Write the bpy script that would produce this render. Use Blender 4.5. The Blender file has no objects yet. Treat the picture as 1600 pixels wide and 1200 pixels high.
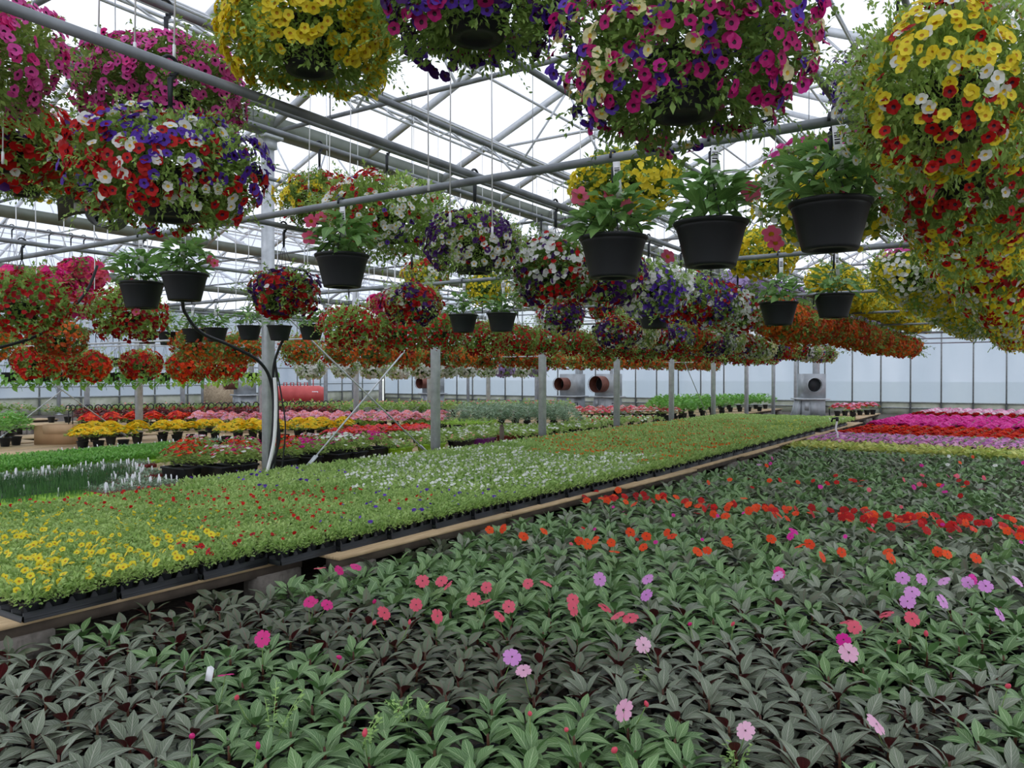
import bpy, math, random, re
import numpy as np
from mathutils import Vector, Matrix, Quaternion
random.seed(7); rng = np.random.default_rng(7)
S = bpy.context.scene; COL = S.collection
# ------------------------------------------------------------------ camera, sky, exposure
EYE = 1.75; F = 1230.0; YAW = math.radians(33.36); PITCH = math.radians(-0.6)
cam = bpy.data.cameras.new('camera'); cam.sensor_width = 36; cam.lens = F/1600*36; cam.clip_end = 400; cam.clip_start = .05
camo = bpy.data.objects.new('camera', cam); COL.objects.link(camo)
camo.location = (0, 0, EYE); camo.rotation_euler = (math.pi/2+PITCH, 0, YAW); S.camera = camo
w = bpy.data.worlds.new('overcast_sky'); S.world = w; w.use_nodes = True
bg = w.node_tree.nodes['Background']; bg.inputs[0].default_value = (.87, .905, 1.0, 1); bg.inputs[1].default_value = 1.25
S.view_settings.view_transform = 'Standard'; S.view_settings.look = 'None'
S.view_settings.exposure = 0.36; S.view_settings.gamma = 1; S.view_settings.use_curve_mapping = False
S.cycles.max_bounces = 7; S.cycles.diffuse_bounces = 4; S.cycles.transmission_bounces = 4; S.cycles.transparent_max_bounces = 12
ROT = camo.rotation_euler.to_matrix()
# pixel (in the 1600x1200 frame) -> ray; points on a height, or on a hanging row of given X
def ray(px, py): return ROT @ Vector(((px-800)/F, (600-py)/F, -1))
def at(px, py, z):
    d = ray(px, py); t = (z-EYE)/d.z; return Vector((d.x*t, d.y*t, z))
def on_row(px, X):
    d = ray(px, 587); return X/d.x*d.y
def proj(p):
    v = ROT.transposed() @ (Vector(p)-Vector((0, 0, EYE)))
    if v.z > -.05: return (1e6, 1e6, -1)
    return (800+F*v.x/-v.z, 600-F*v.y/-v.z, -v.z)
# ------------------------------------------------------------------ materials
def lin(h):
    if not isinstance(h, str): return tuple(h)+(1,) if len(h) == 3 else h
    c = [int(h[i:i+2], 16)/255 for i in (0, 2, 4)]
    return tuple(x/12.92 if x <= .04045 else ((x+.055)/1.055)**2.4 for x in c)+(1,)
MATS = {}
def newmat(name):
    m = bpy.data.materials.new(name); m.use_nodes = True; nt = m.node_tree
    b = nt.nodes['Principled BSDF']; return m, nt, b, nt.nodes['Material Output']
def solid(name, c1, c2=None, rough=.6, metal=0, scale=12, bump=0, spec=.5, stretch=None):
    if name in MATS: return MATS[name]
    m, nt, b, out = newmat(name); N = nt.nodes; L = nt.links
    b.inputs['Roughness'].default_value = rough; b.inputs['Metallic'].default_value = metal
    b.inputs['Specular IOR Level'].default_value = spec
    tc = N.new('ShaderNodeTexCoord'); nz = N.new('ShaderNodeTexNoise'); nz.inputs['Scale'].default_value = scale; nz.inputs['Detail'].default_value = 5
    if stretch:
        mp = N.new('ShaderNodeMapping'); mp.inputs['Scale'].default_value = stretch
        L.new(tc.outputs['Object'], mp.inputs[0]); L.new(mp.outputs[0], nz.inputs[0])
    else: L.new(tc.outputs['Object'], nz.inputs[0])
    r = N.new('ShaderNodeValToRGB'); r.color_ramp.elements[0].position = .3; r.color_ramp.elements[1].position = .7
    r.color_ramp.elements[0].color = lin(c1); r.color_ramp.elements[1].color = lin(c2 or c1)
    L.new(nz.outputs['Fac'], r.inputs[0]); L.new(r.outputs[0], b.inputs['Base Color'])
    if bump:
        bp = N.new('ShaderNodeBump'); bp.inputs['Strength'].default_value = bump; bp.inputs['Distance'].default_value = .02
        L.new(nz.outputs['Fac'], bp.inputs['Height']); L.new(bp.outputs[0], b.inputs['Normal'])
    MATS[name] = m; return m
def leafm(name, c1, c2, rough=.45, trans=.25, vein=None, spec=.4):
    """leaf or petal: colour varies from piece to piece (tint attribute and object random); optional light veins on the UV"""
    if name in MATS: return MATS[name]
    m, nt, b, out = newmat(name); N = nt.nodes; L = nt.links
    b.inputs['Roughness'].default_value = rough; b.inputs['Specular IOR Level'].default_value = spec
    a = N.new('ShaderNodeAttribute'); a.attribute_name = 'tint'
    oi = N.new('ShaderNodeObjectInfo'); ad = N.new('ShaderNodeMath'); ad.operation = 'ADD'; ad.use_clamp = False
    ml = N.new('ShaderNodeMath'); ml.operation = 'MULTIPLY'; ml.inputs[1].default_value = .45
    L.new(oi.outputs['Random'], ml.inputs[0]); L.new(ml.outputs[0], ad.inputs[0])
    m2 = N.new('ShaderNodeMath'); m2.operation = 'MULTIPLY'; m2.inputs[1].default_value = .7
    L.new(a.outputs['Fac'], m2.inputs[0]); L.new(m2.outputs[0], ad.inputs[1])
    mx = N.new('ShaderNodeMix'); mx.data_type = 'RGBA'; mx.inputs[6].default_value = lin(c1); mx.inputs[7].default_value = lin(c2)
    L.new(ad.outputs[0], mx.inputs[0]); col = mx.outputs[2]
    if vein:
        uv = N.new('ShaderNodeUVMap'); sp = N.new('ShaderNodeSeparateXYZ'); L.new(uv.outputs[0], sp.inputs[0])
        def M(op, *ins):
            n = N.new('ShaderNodeMath'); n.operation = op
            for i, x in enumerate(ins):
                if isinstance(x, (int, float)): n.inputs[i].default_value = x
                else: L.new(x, n.inputs[i])
            return n.outputs[0]
        ax = M('ABSOLUTE', M('SUBTRACT', sp.outputs[0], .5))
        mid = M('LESS_THAN', ax, .035)
        ph = M('SUBTRACT', M('MULTIPLY', sp.outputs[1], 7.0), M('MULTIPLY', ax, 5.0))
        side = M('LESS_THAN', M('ABSOLUTE', M('SUBTRACT', M('FRACT', ph), .5)), .09)
        f = M('MAXIMUM', M('MULTIPLY', mid, .9), M('MULTIPLY', side, .5))
        mv = N.new('ShaderNodeMix'); mv.data_type = 'RGBA'; L.new(f, mv.inputs[0]); L.new(col, mv.inputs[6]); mv.inputs[7].default_value = lin(vein); col = mv.outputs[2]
        bp = N.new('ShaderNodeBump'); bp.inputs['Strength'].default_value = .35; bp.inputs['Distance'].default_value = .004
        L.new(M('ABSOLUTE', M('SUBTRACT', M('FRACT', ph), .5)), bp.inputs['Height']); L.new(bp.outputs[0], b.inputs['Normal'])
    L.new(col, b.inputs['Base Color'])
    if trans:
        t = N.new('ShaderNodeBsdfTranslucent'); L.new(col, t.inputs[0]); s = N.new('ShaderNodeMixShader'); s.inputs[0].default_value = trans
        L.new(b.outputs[0], s.inputs[1]); L.new(t.outputs[0], s.inputs[2]); L.new(s.outputs[0], out.inputs[0])
    MATS[name] = m; return m
def film(name, clear, color, streak=None):
    m, nt, b, out = newmat(name); N = nt.nodes; L = nt.links
    tr = N.new('ShaderNodeBsdfTransparent'); tr.inputs[0].default_value = (.93, .95, .98, 1)
    tl = N.new('ShaderNodeBsdfTranslucent'); df = N.new('ShaderNodeBsdfDiffuse')
    tl.inputs[0].default_value = lin(color); df.inputs[0].default_value = lin(color)
    s1 = N.new('ShaderNodeMixShader'); s1.inputs[0].default_value = .35; L.new(tl.outputs[0], s1.inputs[1]); L.new(df.outputs[0], s1.inputs[2])
    s2 = N.new('ShaderNodeMixShader'); s2.inputs[0].default_value = 1-clear
    if streak:
        tc = N.new('ShaderNodeTexCoord'); mp = N.new('ShaderNodeMapping'); mp.inputs['Scale'].default_value = streak; mp.inputs['Rotation'].default_value = (.0, .5, 0)
        nz = N.new('ShaderNodeTexNoise'); nz.inputs['Scale'].default_value = 1.0; nz.inputs['Detail'].default_value = 4
        L.new(tc.outputs['Object'], mp.inputs[0]); L.new(mp.outputs[0], nz.inputs[0])
        mr = N.new('ShaderNodeMapRange'); mr.inputs[1].default_value = .35; mr.inputs[2].default_value = .7; mr.inputs[3].default_value = 1-clear-.12; mr.inputs[4].default_value = min(1, 1-clear+.2)
        L.new(nz.outputs['Fac'], mr.inputs[0]); L.new(mr.outputs[0], s2.inputs[0])
    L.new(tr.outputs[0], s2.inputs[1]); L.new(s1.outputs[0], s2.inputs[2]); L.new(s2.outputs[0], out.inputs[0])
    MATS[name] = m; return m
STEEL = solid('galvanised_steel', 'b4b9bd', 'd2d6d9', .5, .2, 9, spec=.4)
PIPE = solid('weathered_pipe', '74787b', '94999c', .5, .3, 7, spec=.4)
ALU = solid('white_aluminium', 'c6c9cc', 'dcdfe2', .5, .2, 8)
BLACK = solid('black_plastic', '17191b', '202326', .5, 0, 6, spec=.4)
WHITE = solid('white_plastic', 'e4e5e6', 'f2f2f2', .5)
SOIL = solid('potting_soil', '241a13', '3a2b20', .95, 0, 60, .4)
PLY = solid('plywood', 'a88d68', 'c9b089', .8, 0, 4, .15, stretch=(14, 1, 1))
WOODD = solid('weathered_wood', '4b4239', '6b5f52', .9, 0, 6, .2)
BLOCK = solid('concrete_block', '7b746c', '968f86', .95, 0, 20, .4)
GUTTER = solid('gutter_green', '6d7469', '7f867b', .55, .1, 3)
DARKM = solid('dark_metal', '23262a', '33373b', .5, .3)
STEM = leafm('stem', '5a7a3a', '7c9a50', .6, .1)
FOL = leafm('foliage_fresh', '7a9e48', 'b6d074', .5, .35)
FOLD = leafm('foliage_deep', '5f843e', '9ab75e', .5, .35)
FOLT = leafm('foliage_tray', '80a650', 'bcd482', .5, .35)
FOLL = leafm('foliage_lime', '8fc044', 'c2e66c', .5, .35)
FOLS = leafm('foliage_silver', '6c8a6a', 'a9bfa2', .6, .2)
FOLB = leafm('foliage_basil', '5b9a3c', '93c864', .45, .3)
FOLO = leafm('foliage_onion', '3d6f3c', '6a9a58', .45, .2)
MAND = leafm('mandevilla_leaf', '4c7a40', '94bc68', .3, .35, '94bc6c')
NGI_G = leafm('impatiens_leaf_green', '466c3c', '7a9c5e', .4, .18, 'a9c08e', .5)
NGI_B = leafm('impatiens_leaf_bronze', '4f5d48', '818c72', .4, .1, 'a3a594', .5)
NGI_D = leafm('impatiens_leaf_dark', '46543f', '6c7c5e', .4, .12, '7c5a54', .5)
NGI_U = leafm('impatiens_leaf_underside', '4c1a1e', '6c262a', .5, .15, '803034')
NGI_UG = leafm('impatiens_leaf_underside_green', '5f8a50', '7fa868', .5, .15)
VARI = leafm('variegated_leaf', 'eee890', 'a4bc5c', .45, .25)
def petal(n, a, b): return leafm('petal_'+n, a, b, .5, .35, None, .25)
PET = {k: petal(k, *v) for k, v in dict(
    pink=('d8379a', 'f070bc'), hotpink=('d61f7c', 'f04a9c'), magenta=('a8155f', 'd42a86'), purple=('43228e', '7248c4'), violet=('2f1148', '5a2a80'),
    white=('dcded6', 'f8f8f4'), red=('8e0d12', 'd8201c'), darkred=('6e0c14', 'a8181e'), yellow=('e2c818', 'f8e84c'), orange=('c85012', 'f08030'),
    rust=('96301a', 'cc5a2a'), lavender=('a98cc8', 'd0bce6'), cream=('e0d88c', 'f8f4c8'), coral=('e04a62', 'f8788c'), orangered=('dc3210', 'fa5a24'),
    lilac=('cf7fd0', 'f0aee8'), salmon=('e87c74', 'f8aca0'), fuchsia=('d01a8c', 'f03cb0'), palepink=('eaa0c4', 'fbd0e4'), gold=('e2a800', 'ffd21e'),
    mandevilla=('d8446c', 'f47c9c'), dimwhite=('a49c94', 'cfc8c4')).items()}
THROAT = {'yellow': leafm('throat_yellow', 'a87408', 'd8a018', .5, .2), 'dark': leafm('throat_dark', '30081c', '4a1030', .5, .2),
          'gold': leafm('throat_gold', 'e0b010', 'f0d050', .5, .2), 'red': leafm('throat_red', '6e1010', '96200f', .5, .2)}
def throat(c): return THROAT[{'white': 'gold', 'cream': 'gold', 'yellow': 'yellow', 'orange': 'red', 'rust': 'red', 'palepink': 'red'}.get(c, 'dark')]
# ------------------------------------------------------------------ meshes
class MB:
    """collects polygons of one mesh"""
    def __init__(s): s.v = []; s.f = []; s.m = []; s.u = []
    def poly(s, pts, faces, mat=0, uvs=None):
        o = len(s.v); s.v += [tuple(p) for p in pts]
        for f in faces:
            s.f.append([i+o for i in f]); s.m.append(mat)
            s.u += [uvs[i] for i in f] if uvs else [(0, 0)]*len(f)
    def box(s, c, d, mat=0, R=None):
        x, y, z = d[0]/2, d[1]/2, d[2]/2
        P = [Vector((a*x, b*y, e*z)) for e in (-1, 1) for b in (-1, 1) for a in (-1, 1)]
        if R is not None: P = [R @ p for p in P]
        s.poly([p+Vector(c) for p in P], [(0, 2, 3, 1), (4, 5, 7, 6), (0, 1, 5, 4), (2, 6, 7, 3), (1, 3, 7, 5), (0, 4, 6, 2)], mat)
    def bar(s, a, b, wd, ht, mat=0):
        a, b = Vector(a), Vector(b); d = (b-a); q = d.normalized().to_track_quat('Y', 'Z').to_matrix()
        s.box((a+b)/2, (wd, d.length, ht), mat, q)
    def tube(s, pts, r, n=8, mat=0, cap=True):
        pts = [Vector(p) for p in pts]; rings = []; up = None
        rr = r if isinstance(r, (list, tuple)) else [r]*len(pts)
        for i, p in enumerate(pts):
            d = (pts[min(i+1, len(pts)-1)]-pts[max(i-1, 0)]).normalized()
            if up is None: up = Vector((0, 0, 1)) if abs(d.z) < .9 else Vector((1, 0, 0))
            x = d.cross(up).normalized(); y = x.cross(d).normalized(); up = y
            rings.append([p+(x*math.cos(t)+y*math.sin(t))*rr[i] for t in [2*math.pi*k/n for k in range(n)]])
        V = [p for r_ in rings for p in r_]; Fc = []
        for i in range(len(pts)-1):
            for k in range(n): Fc.append((i*n+k, i*n+(k+1) % n, (i+1)*n+(k+1) % n, (i+1)*n+k))
        if cap: Fc += [tuple(range(n))[::-1], tuple((len(pts)-1)*n+k for k in range(n))]
        s.poly(V, Fc, mat)
    def lathe(s, prof, n=24, c=(0, 0, 0), mat=0):
        V = [(c[0]+r*math.cos(2*math.pi*k/n), c[1]+r*math.sin(2*math.pi*k/n), c[2]+z) for r, z in prof for k in range(n)]
        s.poly(V, [(i*n+k, i*n+(k+1) % n, (i+1)*n+(k+1) % n, (i+1)*n+k) for i in range(len(prof)-1) for k in range(n)], mat)
    def tmpl(s): return Tm(np.array(s.v, float).reshape(-1, 3), s.f, s.m, s.u)
    def mesh(s, name, mats, smooth=False): return s.tmpl().mesh(name, mats, smooth)
class Tm:
    def __init__(s, v, f, m, u):
        s.v = v; s.tot = np.array([len(x) for x in f], int); s.loop = np.array([i for x in f for i in x], int); s.m = np.array(m, int); s.u = np.array(u, float).reshape(-1, 2); s.tint = None
    def mesh(s, name, mats, smooth=False):
        me = bpy.data.meshes.new(name); me.vertices.add(len(s.v)); me.vertices.foreach_set('co', s.v.astype(np.float32).ravel())
        me.loops.add(len(s.loop)); me.loops.foreach_set('vertex_index', s.loop.astype(np.int32))
        me.polygons.add(len(s.tot)); me.polygons.foreach_set('loop_start', (np.cumsum(s.tot)-s.tot).astype(np.int32))
        me.polygons.foreach_set('material_index', s.m.astype(np.int32))
        if smooth: me.polygons.foreach_set('use_smooth', np.ones(len(s.tot), bool))
        uv = me.uv_layers.new(name='UVMap'); uv.data.foreach_set('uv', s.u.astype(np.float32).ravel())
        at_ = me.attributes.new('tint', 'FLOAT', 'POINT'); at_.data.foreach_set('value', (s.tint if s.tint is not None else np.full(len(s.v), .4)).astype(np.float32))
        me.update(calc_edges=True); me.validate()
        for m in mats: me.materials.append(m)
        return me
def scatter(t, M, P, mats=None, tints=None):
    """a template repeated with matrices M (k,3,3) at P (k,3)"""
    k = len(P); n = len(t.v)
    o = Tm.__new__(Tm); o.v = (np.einsum('kij,nj->kni', M, t.v)+P[:, None, :]).reshape(-1, 3)
    o.loop = (t.loop[None, :]+(np.arange(k)*n)[:, None]).ravel(); o.tot = np.tile(t.tot, k); o.u = np.tile(t.u, (k, 1))
    o.m = np.tile(t.m, k) if mats is None else (np.tile(t.m, k)+np.repeat(mats, len(t.tot)))
    tt = rng.random(k) if tints is None else tints
    o.tint = np.repeat(tt, n); return o
def join(ts):
    o = Tm.__new__(Tm); off = np.cumsum([0]+[len(t.v) for t in ts])[:-1]
    o.v = np.concatenate([t.v for t in ts]); o.loop = np.concatenate([t.loop+a for t, a in zip(ts, off)]); o.tot = np.concatenate([t.tot for t in ts])
    o.m = np.concatenate([t.m for t in ts]); o.u = np.concatenate([t.u for t in ts])
    o.tint = np.concatenate([t.tint if t.tint is not None else np.full(len(t.v), .4) for t in ts]); return o
def frames(nrm, scale, lean=None):
    """rotation+scale matrices with local Z along nrm, random roll"""
    n = nrm/np.linalg.norm(nrm, axis=1, keepdims=True); k = len(n)
    a = rng.normal(size=(k, 3)) if lean is None else lean
    x = np.cross(a, n); x /= np.linalg.norm(x, axis=1, keepdims=True)+1e-9; y = np.cross(n, x)
    return np.stack([x, y, n], 2)*np.asarray(scale).reshape(-1, 1, 1)
def frames_y(d, scale):
    """local Y along d, local Z as upward as possible with some roll"""
    d = d/np.linalg.norm(d, axis=1, keepdims=True); k = len(d)
    up = np.array([0, 0, 1.])+rng.normal(size=(k, 3))*.35; x = np.cross(d, up); x /= np.linalg.norm(x, axis=1, keepdims=True)+1e-9; z = np.cross(x, d)
    return np.stack([x, d, z], 2)*np.asarray(scale).reshape(-1, 1, 1)
# leaf and flower templates
def leaf_t(): # two-triangle leaf, unit length along Y
    b = MB(); b.poly([(0, 0, 0), (-.24, .48, .07), (0, 1, -.04), (.24, .48, .07)], [(0, 2, 1), (0, 3, 2)], 0, [(.5, 0), (0, .5), (.5, 1), (1, .5)]); return b.tmpl()
def leaf_big(L, W, droop, fold, nseg=6, two=False):
    b = MB(); V = []; U = []; prof = [.04, .55, .92, 1, .82, .45, 0.02][:nseg+1] if nseg == 6 else [.05, .9, .85, .02]
    for i in range(nseg+1):
        t = i/nseg; hw = prof[i]*W/2; y = L*t*(1-.12*droop*t); z = -droop*L*t*t*.55+.06*L*t
        for sgn, u in ((-1, 0), (0, .5), (1, 1)): V.append((sgn*hw, y, z+(abs(sgn)*fold*hw))); U.append((u, t))
    Fc = []
    for i in range(nseg):
        for j in range(2): a = i*3+j; Fc.append((a, a+1, a+4, a+3))
    b.poly(V, Fc, 0, U)
    if two: b.poly([(x, y, z-.0015) for x, y, z in V], [f[::-1] for f in Fc], 1, U)
    return b
def flower_t(nl=5, depth=.45, throat_r=.3, detail=2, notch=.16):
    """unit-radius lobed trumpet opening to +Z"""
    b = MB(); n = nl*2*detail if detail else nl*2; V = [(0, 0, -depth)]; U = [(.5, .5)]
    for r, z in ((throat_r, -.12), (1.0, .0)):
        for k in range(n):
            a = 2*math.pi*k/n; rr = r*(1-notch*(.5+.5*math.cos(a*nl))**2) if r > .9 else r
            V.append((rr*math.cos(a), rr*math.sin(a), z+(.07*math.cos(a*nl) if r > .9 else 0)))
    F1 = [(0, 1+k, 1+(k+1) % n) for k in range(n)]; F2 = [(1+k, 1+n+k, 1+n+(k+1) % n, 1+(k+1) % n) for k in range(n)]
    b.poly(V, F1, 1); o = MB(); o.poly(V, F1, 1); o.poly(V, F2, 0); return o
def flower_lo():
    b = MB(); n = 6; V = [(0, 0, -.35)]+[(math.cos(2*math.pi*k/n)*(1 if k % 2 else .85), math.sin(2*math.pi*k/n)*(1 if k % 2 else .85), 0) for k in range(n)]
    b.poly(V, [(0, 1+k, 1+(k+1) % n) for k in range(n)], 0); return b
def flower_flat(R=1):
    """impatiens: five broad flat petals with notched tips and a dark eye"""
    b = MB()
    for i in range(5):
        a = 2*math.pi*i/5+.3; ca, sa = math.cos(a), math.sin(a); rt = Matrix.Rotation(a, 3, 'Z')
        pts = [(.06, 0, .02), (.35, -.34, .04), (.8, -.46, 0), (1.0, -.2, -.07), (.9, 0, -.04), (1.0, .2, -.07), (.8, .46, 0), (.35, .34, .04)]
        b.poly([(rt @ Vector(p)+Vector((0, 0, .02*i)))*R for p in pts], [(0, 1, 2, 3, 4), (0, 4, 5, 6, 7)], 0)
    b.poly([(.1*R*math.cos(k*1.2566), .1*R*math.sin(k*1.2566), .13*R) for k in range(5)], [(0, 1, 2, 3, 4)], 1); return b
LEAF = leaf_t(); FLO_HI = flower_t().tmpl(); FLO_LO = flower_lo().tmpl()
# ------------------------------------------------------------------ objects
def link(name, data=None, loc=(0, 0, 0), parent=None, rot=None, scale=None, kind=None):
    o = bpy.data.objects.new(name, data); COL.objects.link(o); o.location = loc
    if parent is not None: o.parent = parent
    if rot is not None:
        if isinstance(rot, Quaternion): o.rotation_mode = 'QUATERNION'; o.rotation_quaternion = rot
        else: o.rotation_euler = rot
    if scale is not None: o.scale = (scale,)*3 if isinstance(scale, (int, float)) else scale
    if kind: o['kind'] = kind
    return o
def tag(o, label, cat, group=None, kind=None):
    o['label'] = label; o['category'] = cat
    if group: o['group'] = group
    if kind: o['kind'] = kind
    return o
def thing(name, label, cat, loc=(0, 0, 0), group=None): return tag(link(name, None, loc), label, cat, group)
def struct(name, me, loc=(0, 0, 0), label=None):
    o = link(name, me, loc, kind='structure')
    if label: o['label'] = label
    return o
ORDS = 'first second third fourth fifth sixth seventh eighth ninth tenth eleventh twelfth thirteenth fourteenth fifteenth sixteenth seventeenth eighteenth nineteenth twentieth'.split()
def nth(i):
    if i < 20: return ORDS[i]
    n = i+1; return '%d%s' % (n, 'th' if 10 <= n % 100 <= 20 else {1: 'st', 2: 'nd', 3: 'rd'}.get(n % 10, 'th'))
def Q(n, roll=None):
    q = Vector(n).to_track_quat('Z', 'Y'); return q @ Quaternion((0, 0, 1), random.uniform(0, 6.28) if roll is None else roll)
# ================================================================== STRUCTURE
GX = [.34-9.14*i for i in range(5)]          # gutter lines
Y0, DY = 7.24, 3.66; YEND = 39.5
HG = EYE+3.39; SLOPE = .43; HR = HG+SLOPE*4.57
LINES = [Y0+DY*k for k in range(-2, 9)]
b = MB(); b.poly([(-60, -12, 0), (14, -12, 0), (14, YEND+.3, 0), (-60, YEND+.3, 0)], [(0, 1, 2, 3)])
struct('floor', b.mesh('floor', [solid('gravel_floor', '3d3731', '6b635a', .95, 0, 25, .5)]), label='dark gravel floor of the greenhouse')
b = MB(); b.poly([(-200, -200, -.06), (200, -200, -.06), (200, 260, -.06), (-200, 260, -.06)], [(0, 1, 2, 3)])
struct('outside_ground', b.mesh('outside_ground', [solid('outside_grass', 'b4b8a8', 'd0d2c6', .95, 0, .6)]), label='pale grassy ground outside the plastic walls')
ROOF = film('roof_film', .8, 'eef1f6'); WALLF = film('wall_film', .05, 'aebcc8', (.5, .5, .12)); GABLE = film('gable_film', .35, 'b4c0c2')
# roof sheets, one per slope of each bay between rafters: a film with real thickness left to the bows
for i in range(4):
    xr = GX[i]; xl = GX[i+1]; xm = (xr+xl)/2
    for j, (xa, xb) in enumerate(((xl, xm), (xr, xm))):
        bb = MB(); bb.poly([(xa, -6, HG+.12), (xb, -6, HR+.12), (xb, YEND, HR+.12), (xa, YEND, HG+.12)], [(0, 1, 2, 3)])
        struct('ceiling', bb.mesh('ceiling', [ROOF]), label='milky plastic roof sheet over the greenhouse')
# the neighbouring house on the other side: roof, rafters and its first purlins
xm_ = GX[0]+4.57
for xa, xb in ((GX[0], xm_), (GX[0]+9.14, xm_)):
    bb = MB(); bb.poly([(xa, -6, HG+.12), (xb, -6, HR+.12), (xb, YEND, HR+.12), (xa, YEND, HG+.12)], [(0, 1, 2, 3)]); struct('ceiling', bb.mesh('ceiling', [ROOF]), label='milky plastic roof sheet over the greenhouse')
# gutters and ridges
for i, x in enumerate(GX):
    bb = MB(); bb.poly([(x+a, y, HG+c) for y in (-6, YEND-.15) for a, c in ((-.2, .14), (-.12, -.06), (.12, -.06), (.2, .14), (.17, .14), (.1, -.03), (-.1, -.03), (-.17, .14))],
                       [(k, (k+1) % 8, 8+(k+1) % 8, 8+k) for k in range(8)])
    tag(link('gutter', bb.mesh('gutter', [GUTTER])), 'long grey-green steel gutter, %s from the camera, on top of a post row' % nth(i), 'gutter', 'roof gutters')
# rafters, truss members
def member(name, mb, mat, parent): return link(name, mb.mesh(name, [mat]), parent=parent)
half = 4.57
raf = []
for s in (-1, 1):
    m = MB(); m.bar((s*half, 0, 0), (0, 0, SLOPE*half), .055, .1); raf.append(m.mesh('rafter', [ALU]))
m = MB(); m.tube([(-half, 0, -.05), (half, 0, -.05)], .03, 8); m_ch = m.mesh('bottom_chord', [PIPE])
m = MB(); m.tube([(-half+.8, 0, .42), (half-.8, 0, .42)], .024, 8); m_ch2 = m.mesh('collar_tie', [ALU])
webs = []
for s in (-1, 1):
    for a, c in ((2.9, 3.4), (2.9, 1.9), (1.3, 1.9), (1.3, 0)):
        m = MB(); m.tube([(s*a, 0, -.05), (s*c, 0, SLOPE*(half-c)-.04)], .018, 6); webs.append(m.mesh('web_strut', [ALU]))
def extra_trusses():
    for k, y in enumerate(LINES[1:]):
        t = thing('roof_truss', '%s steel roof truss of the house beyond the picture edge' % nth(k), 'truss', (xm_, y, HG), 'roof trusses'); link('bottom_chord', m_ch, parent=t); link('collar_tie', m_ch2, parent=t)
        for q in webs[1::2]: link('web_strut', q, parent=t)
        for q in raf: link('rafter', q, parent=t)
extra_trusses()
HN = ['the house overhead', 'the second house', 'the third house', 'the house along the side wall']
for i in range(4):
    xm = (GX[i]+GX[i+1])/2; n = 0; nr = 0
    ys = sorted(LINES+[y+DY/2 for y in LINES])
    for y in ys:
        if y > YEND-.2 or y < -.5: continue
        full = any(abs(y-l) < .01 for l in LINES)
        if not full and i > 1: continue
        if full:
            t = thing('roof_truss', '%s steel roof truss spanning %s' % (nth(n), HN[i]), 'truss', (xm, y, HG), 'roof trusses'); n += 1
            link('bottom_chord', m_ch, parent=t); link('collar_tie', m_ch2, parent=t)
            for wme in webs if i < 2 else webs[1::2]: link('web_strut', wme, parent=t)
        else:
            t = thing('rafter_pair', '%s light rafter pair between the trusses of %s' % (nth(nr), HN[i]), 'rafter', (xm, y, HG), 'light rafters'); nr += 1
        for r_ in raf: link('rafter', r_, parent=t)
    # purlins along the length
    k = 0
    for s in (-1, 1):
        for c in ((.0, 1.15, 2.3, 3.45) if i < 2 else (0., 2.3)):
            if c == 0 and s == 1: continue
            m = MB(); z = SLOPE*(half-c)-.08; m.tube([(s*c, -4, z), (s*c, YEND, z)], .022, 6)
            tag(link('roof_purlin', m.mesh('roof_purlin', [ALU]), (xm, 0, HG)), '%s thin pipe purlin running lengthwise under the roof of %s' % (nth(k), HN[i]), 'purlin', 'roof purlins'); k += 1
# lattice girder with drive pipes near the first gutter
gx = -7.4; gz = EYE+3.78
for i in range(2):
    t = thing('lattice_girder', 'slim lattice of parallel pipes running lengthwise under the roof of '+HN[i], 'girder', (gx-9.14*i, 0, gz), 'lattice girders')
    for dx, dz in ((-.12, 0), (.12, .02), (0, -.2), (.3, -.1)):
        m = MB(); m.tube([(dx, -3, dz), (dx, YEND-.2, dz)], .018, 6); member('chord', m, ALU, t)
    zz = MB(); zz.bar((-.12, 0, 0), (0, .45, -.2), .02, .02); zz.bar((0, .45, -.2), (.12, .9, .02), .02, .02); zm = zz.mesh('lattice_web', [ALU])
    for k in range(46): link('lattice_web', zm, (0, -2+k*.9, 0), t)
# posts
pm = MB(); pm.box((0, 0, HG/2-.05), (.12, .13, HG-.1)); pm = pm.mesh('post_shaft', [STEEL])
plm = MB(); plm.box((0, 0, -.02), (.3, .3, .04)); plm.box((0, 0, -.1), (.18, .18, .14)); plm = plm.mesh('top_plate', [STEEL])
clm = MB(); clm.box((0, 0, 0), (.15, .16, .05)); clm = clm.mesh('pipe_clamp', [DARKM])
bpm = MB(); bpm.box((0, 0, .015), (.24, .24, .03)); bpm = bpm.mesh('base_plate', [STEEL])
RN = ['', 'the near post row', 'the second post row', 'the third post row', 'the side wall post row']
for r in (1, 2, 3, 4):
    n = 0
    for y in LINES:
        px, py, d = proj((GX[r], y, 1)); n += 1
        if not (-150 < px < 1700): continue
        t = thing('support_post', '%s square galvanised post in %s' % (nth(n-1), RN[r]), 'post', (GX[r], y, 0), RN[r])
        link('post_shaft', pm, parent=t); link('top_plate', plm, (0, 0, HG-.1), t); link('pipe_clamp', clm, (0, 0, EYE+1.07), t); link('base_plate', bpm, parent=t)
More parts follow.
